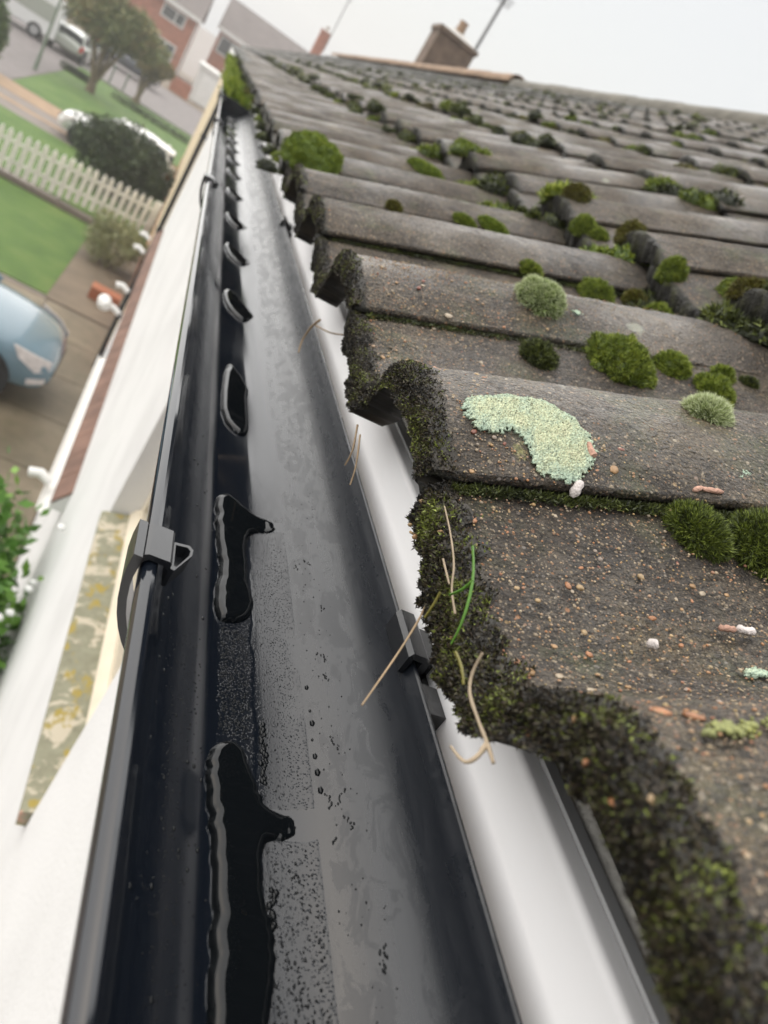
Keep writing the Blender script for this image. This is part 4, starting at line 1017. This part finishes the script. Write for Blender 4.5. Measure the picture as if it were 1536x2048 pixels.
shrub('dark_shrub', -1.05, 23.2, 1.5, 1.05, 1.95, 'leaf_dark', 14000, .11, 'big dark evergreen bush behind the white picket fence', 23)
shrub('hedge_shrub', -6.55, 30.4, .62, .7, 2.5, 'leaf_hedge', 6000, .12, 'tall green bush at the corner of the far driveway', 24)

# picket fence
fe = empty('picket_fence', (-3, 19.6, 0), 'white wooden picket fence across the front gardens', 'fence')
pick = MB(); pick.add([(-.055, -.011, 0), (.055, -.011, 0), (.055, -.011, .86), (0, -.011, .95), (-.055, -.011, .86), (-.055, .011, 0), (.055, .011, 0), (.055, .011, .86), (0, .011, .95), (-.055, .011, .86)],
    [(0, 1, 2, 3, 4), (9, 8, 7, 6, 5), (0, 5, 6, 1), (1, 6, 7, 2), (2, 7, 8, 3), (3, 8, 9, 4), (4, 9, 5, 0)])
p0 = pick.build('picket', 'fence_paint', fe)
fang = math.atan2(.36, 1)
def fpos(t): return (.15-t*math.cos(fang), 20.75-t*math.sin(fang))
for i in range(34):
    o = p0 if i == 0 else p0.copy()
    if i: col.objects.link(o)
    x, y = fpos(.08+i*.193); o.location = (x, y, .06+random.uniform(-.01, .01)); o.rotation_euler = (0, random.uniform(-.02, .02), fang)
for z in (.28, .70):
    a, b = fpos(0), fpos(6.6); mb = MB(); dx = .02
    mb.add([(a[0], a[1]+.013, z), (b[0], b[1]+.013, z), (b[0], b[1]+.05, z), (a[0], a[1]+.05, z), (a[0], a[1]+.013, z+.07), (b[0], b[1]+.013, z+.07), (b[0], b[1]+.05, z+.07), (a[0], a[1]+.05, z+.07)],
           [(0, 3, 2, 1), (4, 5, 6, 7), (0, 1, 5, 4), (2, 3, 7, 6), (1, 2, 6, 5), (0, 4, 7, 3)]); mb.build('rail', 'fence_paint', fe)
for t in (.0, 2.2, 4.4, 6.6):
    x, y = fpos(t); MB().box(x-.045, x+.045, y+.052, y+.14, 0, .95).build('fence_post', 'fence_paint', fe)

# ------------------------------------------------------------------ vehicles (nose along local +x)
def car(name, loc, rz, paint, label, L=3.9, W=1.72, hood=.98, roofh=1.5, nose_drop=.22, van=False, hatch=True, lamps='lamp_glass', cab0=.30, cab1=-.46):
    e = empty(name, (0, 0, 0), label, 'van' if van else 'car')
    hw = W/2; M = Matrix.Translation(loc) @ Matrix.Rotation(rz, 4, 'Z')
    def loft(sts):
        V, F = [], []; n = None
        for x, ring in sts:
            n = len(ring); V += [(x, a, b) for a, b in ring]
        for i in range(len(sts)-1):
            for k in range(n): F.append((i*n+k, i*n+(k+1) % n, (i+1)*n+(k+1) % n, (i+1)*n+k))
        F += [tuple(range(n)), tuple(range((len(sts)-1)*n, len(sts)*n))[::-1]]
        return V, F
    def ringb(w, z0, zt, crown=.05):
        h = zt-z0
        return [(-w*.90, z0), (-w*.985, z0+h*.25), (-w, z0+h*.55), (-w*.96, z0+h*.82), (-w*.82, zt-.03), (-w*.4, zt+crown*.6), (0, zt+crown), (w*.4, zt+crown*.6), (w*.82, zt-.03), (w*.96, z0+h*.82), (w, z0+h*.55), (w*.985, z0+h*.25), (w*.90, z0)]
    def P(name, V, F, mat, par=None, smooth=50, sub=0):
        V = [tuple(M @ Vector(v)) for v in V]; o = MB().add(V, F).build(name, mat, par or e, smooth=smooth)
        if sub:
            md = o.modifiers.new('round', 'SUBSURF'); md.levels = md.render_levels = sub
        return o
    f = L/2
    sts = [(f, ringb(hw*.62, .42, hood-nose_drop-.16, .02)), (f-.06, ringb(hw*.78, .30, hood-nose_drop, .03)), (f-.22, ringb(hw*.93, .24, hood-nose_drop*.55)), (f-.6, ringb(hw*.99, .22, hood-nose_drop*.2)), (f*cab0+.25, ringb(hw, .22, hood)),
           (0, ringb(hw, .22, hood+.02)), (-f*.6, ringb(hw, .22, hood+.04)), (-f+.25, ringb(hw*.97, .25, hood+.02)), (-f+.05, ringb(hw*.88, .32, hood-.05)), (-f, ringb(hw*.75, .42, hood-.2))]
    V, F = loft(sts); body = P('body', V, F, paint, sub=2)
    def ringg(w0, w1, z0, z1): return [(-w0, z0), (-w1, z1-.04), (-w1*.8, z1), (0, z1+.03), (w1*.8, z1), (w1, z1-.04), (w0, z0)]
    b0 = hood-.06; xs = f*cab0
    gl = [(xs+.28, ringg(hw*.86, hw*.80, b0, b0+.08)), (xs-.35, ringg(hw*.91, hw*.74, b0, roofh-.09)), (xs-.8, ringg(hw*.92, hw*.74, b0, roofh-.015)), (-f*.45, ringg(hw*.92, hw*.73, b0, roofh-.02)), (-f+.22, ringg(hw*.88, hw*.70, b0, (roofh-.12) if hatch else b0+.12))]
    V, F = loft(gl); cabn = P('windows', V, F, 'glass_dark', sub=1)
    rf = [(x+.0, [(-w*.99, z), (-w*.6, z+.035), (0, z+.05), (w*.6, z+.035), (w*.99, z), (w*.97, z-.05), (-w*.97, z-.05)]) for x, w, z in ((xs-.36, hw*.72, roofh-.085), (xs-.8, hw*.74, roofh-.005), (-f*.45, hw*.73, roofh-.01), (-f+.24, hw*.70, roofh-.12 if hatch else roofh-.2))]
    V, F = loft(rf); P('roof_panel', V, F, paint, sub=1)
    for sgn in (-1, 1):
        for (x0, z0), (x1, z1) in (((xs+.30, b0), (xs-.38, roofh-.08)), ((xs-.95, b0), (xs-.98, roofh-.03)), ((-f+.2, b0), (-f*.72, roofh-.05))):
            a = Vector((x0, sgn*hw*.90, z0)); b = Vector((x1, sgn*hw*.74, z1)); mb = MB(); mb.tube([M @ a, M @ b], .045, 6); mb.build('pillar', paint, e, smooth=60)
        for wx in (f-.78, -f+.75):
            mb = MB(); c = Vector((wx, sgn*(hw-.10), .31)); n = 20; prof_ = [(.19, -.02), (.27, -.10), (.31, -.08), (.31, .08), (.27, .10), (.19, .02)]
            V, F = [], []
            for k in range(n):
                a = k*2*math.pi/n
                for rr, yy in prof_: V.append(tuple(M @ (c+Vector((rr*math.cos(a), yy, rr*math.sin(a))))))
            m_ = len(prof_)
            for k in range(n):
                for q in range(m_): F.append((k*m_+q, k*m_+(q+1) % m_, ((k+1) % n)*m_+(q+1) % m_, ((k+1) % n)*m_+q))
            wh = MB().add(V, F).build('wheel', 'tyre', e, smooth=40)
            mb = MB(); mb.tube([M @ (c+Vector((0, sgn*.055, 0))), M @ (c+Vector((0, sgn*.085, 0)))], [.2, .17], 16); mb.build('rim', 'alloy', wh, smooth=30)
            mb = MB(); mb.tube([M @ Vector((wx, sgn*(hw-.06), .34)), M @ Vector((wx, sgn*(hw+.008), .34))], [.375, .375], 22); mb.build('wheel_arch', 'tyre', e)
        # swept headlight, fog strip, tail lamp
        def patch(nm, pts, mat):
            V = [(x, sgn*(y+o_), z) for o_ in (0, .028) for x, y, z in pts]; n = len(pts)
            P(nm, V, [tuple(range(n)), tuple(range(2*n-1, n-1, -1))]+[(i, (i+1) % n, n+(i+1) % n, n+i) for i in range(n)], mat)
        zt = hood-nose_drop
        patch('headlight', [(f-.04, hw*.66, zt-.16), (f-.05, hw*.66, zt-.03), (f-.20, hw*.84, zt+.04), (f-.50, hw*.955, zt+.11), (f-.40, hw*.975, zt-.02), (f-.18, hw*.90, zt-.15)], lamps)
        patch('bumper_lamp', [(f-.04, hw*.72, .44), (f-.05, hw*.73, .51), (f-.24, hw*.945, .50), (f-.22, hw*.94, .43)], lamps)
        patch('tail_lamp', [(-f+.02, hw*.80, hood-.35), (-f+.05, hw*.84, hood-.05), (-f+.22, hw*.97, hood-.04), (-f+.22, hw*.975, hood-.3)], 'red_lens')
        mb = MB(); mb.tube([M @ Vector((xs+.02, sgn*hw*.93, hood+.02)), M @ Vector((xs, sgn*(hw+.16), hood+.08))], [.05, .075], 8); mb.build('door_mirror', paint, e, smooth=60)
    V, F = loft([(f-.02, [(-hw*.5, .46), (-hw*.5, .58), (hw*.5, .58), (hw*.5, .46)]), (f+.012, [(-hw*.46, .47), (-hw*.46, .57), (hw*.46, .57), (hw*.46, .47)])]); P('grille', V, F, 'tyre')
    return e
car('parked_car', (-2.18, 10.15, 0), 0, 'paint_blue', 'pale blue hatchback parked nose-in on the driveway below', L=3.9)
car('estate_car', (-1.6, 27.4, 0), math.pi, 'paint_white', 'white estate car parked behind the dark bush', L=3.6, W=1.7, hood=.88, roofh=1.38)
car('silver_car', (-6.45, 47.4, 0), rad(84), 'paint_silver', 'silver-grey car parked across the road by the white van', L=3.8, hood=.88, roofh=1.32)
car('dark_car', (-4.6, 56.0, 0), 0, 'paint_dark', 'dark car parked beyond the trees on the cross road', L=4.1)
def van(loc, rz):
    e = empty('delivery_van', (0, 0, 0), 'white panel van parked on the road beyond the front lawn', 'van'); M = Matrix.Translation(loc) @ Matrix.Rotation(rz, 4, 'Z')
    side = [(2.5, .35), (2.52, .75), (2.35, 1.0), (1.75, 1.22), (1.15, 1.95), (.95, 2.08), (-2.4, 2.12), (-2.5, 2.0), (-2.5, .35)]
    def ext(pts, w, z=0): return [tuple(M @ Vector((x, s*w, zz))) for s in (-1, 1) for x, zz in pts]
    n = len(side); F = [tuple(range(n)), tuple(range(2*n-1, n-1, -1))]+[(i, n+i, n+(i+1) % n, (i+1) % n) for i in range(n)]
    o = MB().add(ext(side, .95), F).build('body', 'paint_white', e); md = o.modifiers.new('bevel', 'BEVEL'); md.width = .07; md.segments = 3
    for s in (-1, 1):
        w = [(1.62, 1.24), (1.12, 1.86), (.55, 1.86), (.55, 1.24)]; V = [tuple(M @ Vector((x, s*y, z))) for y in (.955, .965) for x, z in w]
        MB().add(V, [(0, 1, 2, 3), (7, 6, 5, 4), (0, 4, 5, 1), (1, 5, 6, 2), (2, 6, 7, 3), (3, 7, 4, 0)]).build('side_window', 'glass_dark', e)
        w = [(.30, 1.0), (.30, 1.75), (-2.2, 1.75), (-2.2, 1.0)]; V = [tuple(M @ Vector((x, s*y, z))) for y in (.951, .958) for x, z in w]
        MB().add(V, [(0, 1, 2, 3), (7, 6, 5, 4), (0, 4, 5, 1), (1, 5, 6, 2), (2, 6, 7, 3), (3, 7, 4, 0)]).build('side_panel', 'paint_silver', e)
        for x in (1.6, -1.6):
            mb = MB(); mb.tube([M @ Vector((x, s*.74, .34)), M @ Vector((x, s*.965, .34))], .34, 20); wh = mb.build('wheel', 'tyre', e, smooth=40)
            mb = MB(); mb.tube([M @ Vector((x, s*.966, .34)), M @ Vector((x, s*.98, .34))], .2, 16); mb.build('rim', 'alloy', wh, smooth=40)
    w = [(1.74, 1.27), (1.18, 1.92)]; V = [tuple(M @ Vector((x+dx, y, z+dz))) for dx, dz in ((.015, .01), (.03, .02)) for x, z in w for y in (-.82, .82)]
    MB().add(V, [(0, 1, 3, 2), (4, 6, 7, 5), (0, 4, 5, 1), (1, 5, 7, 3), (3, 7, 6, 2), (2, 6, 4, 0)]).build('windscreen', 'glass_dark', e)
    for s in (-1, 1): mb = MB(); mb.tube([M @ Vector((2.3, s*.8, .85)), M @ Vector((2.53, s*.78, .82))], [.14, .12], 12); mb.build('headlight', 'lamp_glass', e)
van((-9.6, 46.1, 0), math.pi+.03)

# ------------------------------------------------------------------ trees
def multi_tree(name, x, y, h, crown_r, trunks, mat, n, size, label, seed, flat=.16, fan=.28):
    e = empty(name, (x, y, 0), label, 'tree'); g = np.random.default_rng(seed); cl = []
    mb = MB(); ta = 0.5
    mb.tube([(x, y, 0), (x, y, h*.12)], [.22 if trunks > 1 else .12, .17 if trunks > 1 else .10], 9)
    for i in range(trunks):
        a = ta+i*2*math.pi/trunks+g.uniform(-.3, .3); k = fan*h*g.uniform(.5, 1)
        tx, ty = x+k*math.cos(a), y+k*math.sin(a)*.6; top = h*g.uniform(.62, .82)
        mb.tube([(x, y, h*.08), (x+(tx-x)*.4, y+(ty-y)*.4, top*.5), (tx, ty, top)], [.10, .075, .045], 7)
        cl.append((tx, ty, top+crown_r*.25, crown_r*g.uniform(.5, .7), crown_r*g.uniform(.5, .7), crown_r*g.uniform(.45, .6)))
        for q in range(3):
            a2 = g.uniform(0, 6.28); bx, by, bz = tx+crown_r*.6*math.cos(a2), ty+crown_r*.6*math.sin(a2), top+crown_r*g.uniform(.0, .7)
            mb.tube([(tx, ty, top*.92), ((tx+bx)/2, (ty+by)/2, (top+bz)/2+.1), (bx, by, bz)], [.04, .025, .01], 5)
            cl.append((bx, by, bz, crown_r*.42, crown_r*.42, crown_r*.36))
    mb.build('trunk', 'bark', e, smooth=50); leaf_cloud('crown', mat, e, cl, n, size, seed+1, flat)
multi_tree('cordyline_tree', -4.2, 39.2, 3.4, 1.6, 6, 'leaf_palm', 11000, .40, 'multi-stemmed tree with spiky olive crown on the far lawn', 31, .14)
multi_tree('small_tree', -2.75, 45.0, 2.4, .95, 3, 'leaf_brown', 5000, .16, 'small brownish tree at the road edge beside the spiky one', 32, .5, .14)
# low dark edging hedges on the far lawn
for i, (x0, x1, y) in enumerate(((-5.7, -4.6, 41.4), (-3.4, .2, 41.8))):
    e = empty('low_hedge', ((x0+x1)/2, y, 0), ('short', 'long')[i]+' low dark hedge line across the far lawn', 'hedge')
    leaf_cloud('foliage', 'leaf_dark', e, [(x, y, .14, .25, .18, .2) for x in np.arange(x0, x1, .22)], 1600, .09, 50+i)
# street pole
po = empty('street_pole', (-5.9, 36.2, 0), 'slim grey-green street lamp pole at the edge of the far lawn', 'lamp post')
MB().tube([(-5.9, 36.2, 0), (-5.9, 36.2, .9), (-5.9, 36.2, 5.5)], [.09, .06, .04], 10).build('pole', 'pole_green', po, smooth=50)
mb = MB(); mb.tube([(-5.9, 36.2, 5.45), (-6.2, 36.2, 5.6), (-6.7, 36.2, 5.62)], [.035, .035, .09], 10); mb.build('lamp_head', 'pole_green', po, smooth=50)
for i, (x, y) in enumerate(((-5.0, 46.2), (-4.3, 46.3), (-3.6, 46.4))):
    tag(MB().tube([(x, y, 0), (x, y, .85), (x, y, .95)], [.05, .05, .03], 10).build('bollard', 'pole_green', smooth=50), 'slim grey bollard at the kerb behind the spiky tree', 'bollard', 'kerb bollards')
tag(MB().tube([(-.25, 30.6, 0), (-.25, 30.6, .06), (-.25, 30.6, .34), (-.25, 30.6, .38)], [.14, .15, .22, .2], 14).build('plant_pot', 'terracotta', smooth=40), 'terracotta pot by the cream wall near the white estate car', 'pot')
tag(MB().box(-.36, .18, 14.6, 14.95, .0, .22).build('brick_step', 'terracotta'), 'low red brick step beside the pale round shrub', 'step')

# ================================================================== neighbour in the same row
nb = empty('neighbour_house', (.3, 23, 0), 'cream rendered neighbour house continuing the tiled roof line with orange ridge', 'house')
MB().box(.25, .53, 11.55, 34.0, .45, H-.373).build('wall', 'cream', nb); MB().box(.235, .53, 11.55, 34.0, 0, .445).build('plinth', 'red_brick', nb)
MB().box(.17, .188, 11.55, 34.0, H-.36, FT).build('fascia_board', 'fascia', nb)
mb = MB(); mb.prism([(.19, roof_z(.19)-.030), (3.52, roof_z(3.52)-.030), (3.52, roof_z(3.52)-.10), (.19, roof_z(.19)-.055)], 'y', 11.5, 34.0)
mb.prism([(3.525, roof_z(3.52)-.03), (7.0, roof_z(.19)-.03), (7.0, roof_z(.19)-.1), (3.525, roof_z(3.52)-.1)], 'y', 11.5, 34)
nroof = mb.build('roof', 'underlay', nb)
Vl, Fl, al = tile_local(10, 2, nose_t=.022); RV, RF, RA = [], [], []; off = 0; gt = np.random.default_rng(77)
for c in range(NC):
    for j in range(49, 148):
        M = tile_matrix(c, j, gt); V = Vl@np.array(M.to_3x3()).T+np.array(M.translation); RV.append(V); RF.append(Fl+off); RA.append(al); off += len(V)
o = from_np('roof_tile_field', np.concatenate(RV), np.concatenate(RF), 'tile', nroof, smooth=True, nose=np.concatenate(RA)); o['kind'] = 'stuff'
for i in range(48):
    y0 = 11.5+i*.457; mb = MB(); ridge_piece(mb, y0, y0+.44, xr, zr+.05+random.uniform(-.008, .008), .14); mb.build('ridge_tile', 'ridge_orange', nroof, smooth=40)
def chimney(name, x, y, z0, z1, w, dpt, label, mat='chimney_brick', pots=1):
    e = empty(name, (x, y, z0), label, 'chimney')
    nb_ = int((z1-z0)/.075)
    st = MB().box(x-w/2, x+w/2, y-dpt/2, y+dpt/2, z0, z1).build('stack', mat, e)
    MB().box(x-w/2-.04, x+w/2+.04, y-dpt/2-.04, y+dpt/2+.04, z1+.001, z1+.10).build('corbel', mat, e)
    mb = MB(); mb.add([(x-w/2, y-dpt/2, z1+.101), (x+w/2, y-dpt/2, z1+.101), (x+w/2, y+dpt/2, z1+.101), (x-w/2, y+dpt/2, z1+.101), (x-.14, y-.14, z1+.22), (x+.14, y-.14, z1+.22), (x+.14, y+.14, z1+.22), (x-.14, y+.14, z1+.22)], [(3, 2, 1, 0), (4, 5, 6, 7), (0, 1, 5, 4), (1, 2, 6, 5), (2, 3, 7, 6), (3, 0, 4, 7)]); mb.build('flaunching', 'mortar', e)
    MB().tube([(x, y, z1+.2), (x, y, z1+.42), (x, y, z1+.47)], [.12, .10, .115], 12).build('chimney_pot', 'ridge_orange', e, smooth=40)
    return e
chimney('brick_chimney', 4.30, 20, H+1.35, H+2.72, .98, .85, 'broad mossy brick chimney rising behind the neighbour ridge')
MB().box(3.78, 4.0, 19.5, 20.4, H+1.3, H+1.68).build('lead_flashing', 'house_white', bpy.data.objects['brick_chimney'])
def aerial(x, y, z0, z1, label):
    e = empty('tv_aerial', (x, y, z0), label, 'aerial'); MB().tube([(x, y, z0), (x, y, z1)], .045, 8).build('mast', 'grey_metal', e, smooth=50)
    MB().tube([(x-.1, y-.5, z1-.08), (x+.1, y+.5, z1-.05)], .012, 6).build('boom', 'grey_metal', e)
    for k in range(7):
        t = -.45+k*.15; MB().tube([(x-.22+t*.2, y+t, z1-.065), (x+.22+t*.2, y+t, z1-.065)], .006, 5).build('element', 'grey_metal', e)
aerial(4.82, 20, H+1.5, H+4.1, 'thin television aerial mast beside the broad chimney')

# ================================================================== houses across the road
def far_house(name, x0, x1, y, eave, ridge, mat, label, wins, depth=7, gable=False, side_white=False, roofmat='brown_roof'):
    e = empty(name, ((x0+x1)/2, y, 0), label, 'house')
    MB().box(x0, x1, y, y+depth, 0, eave).build('wall', mat, e)
    mb = MB(); mb.prism([(y-.35, eave-.02), (y+depth/2, ridge), (y+depth+.35, eave-.02), (y+depth+.35, eave+.1), (y+depth/2, ridge+.14), (y-.35, eave+.1)], 'x', x0-.3, x1+.3); mb.build('roof', roofmat, e)
    for xx in (x0-.01, x1-.19):
        mb = MB(); mb.prism([(y+.05, eave-.03), (y+depth-.05, eave-.03), (y+depth/2, ridge-.06)], 'x', xx, xx+.2); mb.build('gable', mat, e)
    MB().box(x0-.3, x1+.3, y-.43, y-.355, eave-.18, eave+.12).build('fascia_board', 'house_white', e)
    for a, b, z0, z1 in wins:
        w = MB().box(a, b, y-.08, y-.002, z0, z1).build('window', 'house_white', e)
        mid = a+(b-a)*.6
        for p, q in ((a+.12, mid-.06), (mid+.06, b-.12)): MB().box(p, q, y-.095, y-.082, z0+.12, z1-.12).build('pane', 'glass_dark', w)
    MB().box(x1+.02, x1+.14, y-.13, y-.01, .1, eave-.2).build('downpipe', 'house_white', e)
    return e
far_house('red_brick_house', -14, -2.75, 75, 4.85, 7.6, 'red_brick', 'red brick house with white windows across the road', [(-5.5, -3.55, 3.55, 4.55), (-10.0, -8.0, 3.5, 4.6), (-5.6, -3.4, .9, 2.2)])
far_house('white_fronted_house', -1.0, 8.5, 78, 5.35, 7.9, 'red_brick', 'house with long brown roof and pale upper front across the road', [(-.75, 1.1, 3.6, 5.0), (3.6, 5.4, 3.5, 4.7)])
gr = empty('garage', (.0, 66, 0), 'low white flat-roofed garage between the brick houses', 'garage')
MB().box(-1.05, 2.6, 66, 71, 0, 2.35).build('wall', 'house_white', gr); MB().box(-1.2, 2.75, 65.9, 71.1, 2.351, 2.6).build('roof_edge', 'house_white', gr)
MB().box(-.6, 1.9, 65.93, 65.998, .05, 2.1).build('garage_door', 'white_plastic', gr)
chimney('slim_brick_chimney', 6.0, 70, H+.5, H+4.45, .75, .75, 'slim red brick chimney far beyond the orange ridge', 'red_brick')
aerial(6.45, 70, H+3.2, H+7.4, 'thin aerial mast on the slim far chimney')
tag(MB().box(-2.3, -.9, 63.2, 63.5, 0, 1.0).build('garden_wall', 'red_brick'), 'low red brick garden wall in front of the white garage', 'wall')

# ------------------------------------------------------------------ damp autumn air
hz = MB().box(-90, 90, -60, 130, -1.0, 14.0).build('haze', None); hz['kind'] = 'stuff'; hz['label'] = 'thin pale mist lying over the street'; hz['category'] = 'haze'
hm = bpy.data.materials.new('haze'); hm.use_nodes = True; ht = hm.node_tree; ht.nodes.clear()
ho = ht.nodes.new('ShaderNodeOutputMaterial'); hv = ht.nodes.new('ShaderNodeVolumePrincipled')
hv.inputs['Color'].default_value = (.95, .95, .95, 1); hv.inputs['Density'].default_value = .0019; hv.inputs['Anisotropy'].default_value = .2
ht.links.new(hv.outputs[0], ho.inputs['Volume']); hz.data.materials.append(hm)
scene.cycles.volume_bounces = 1
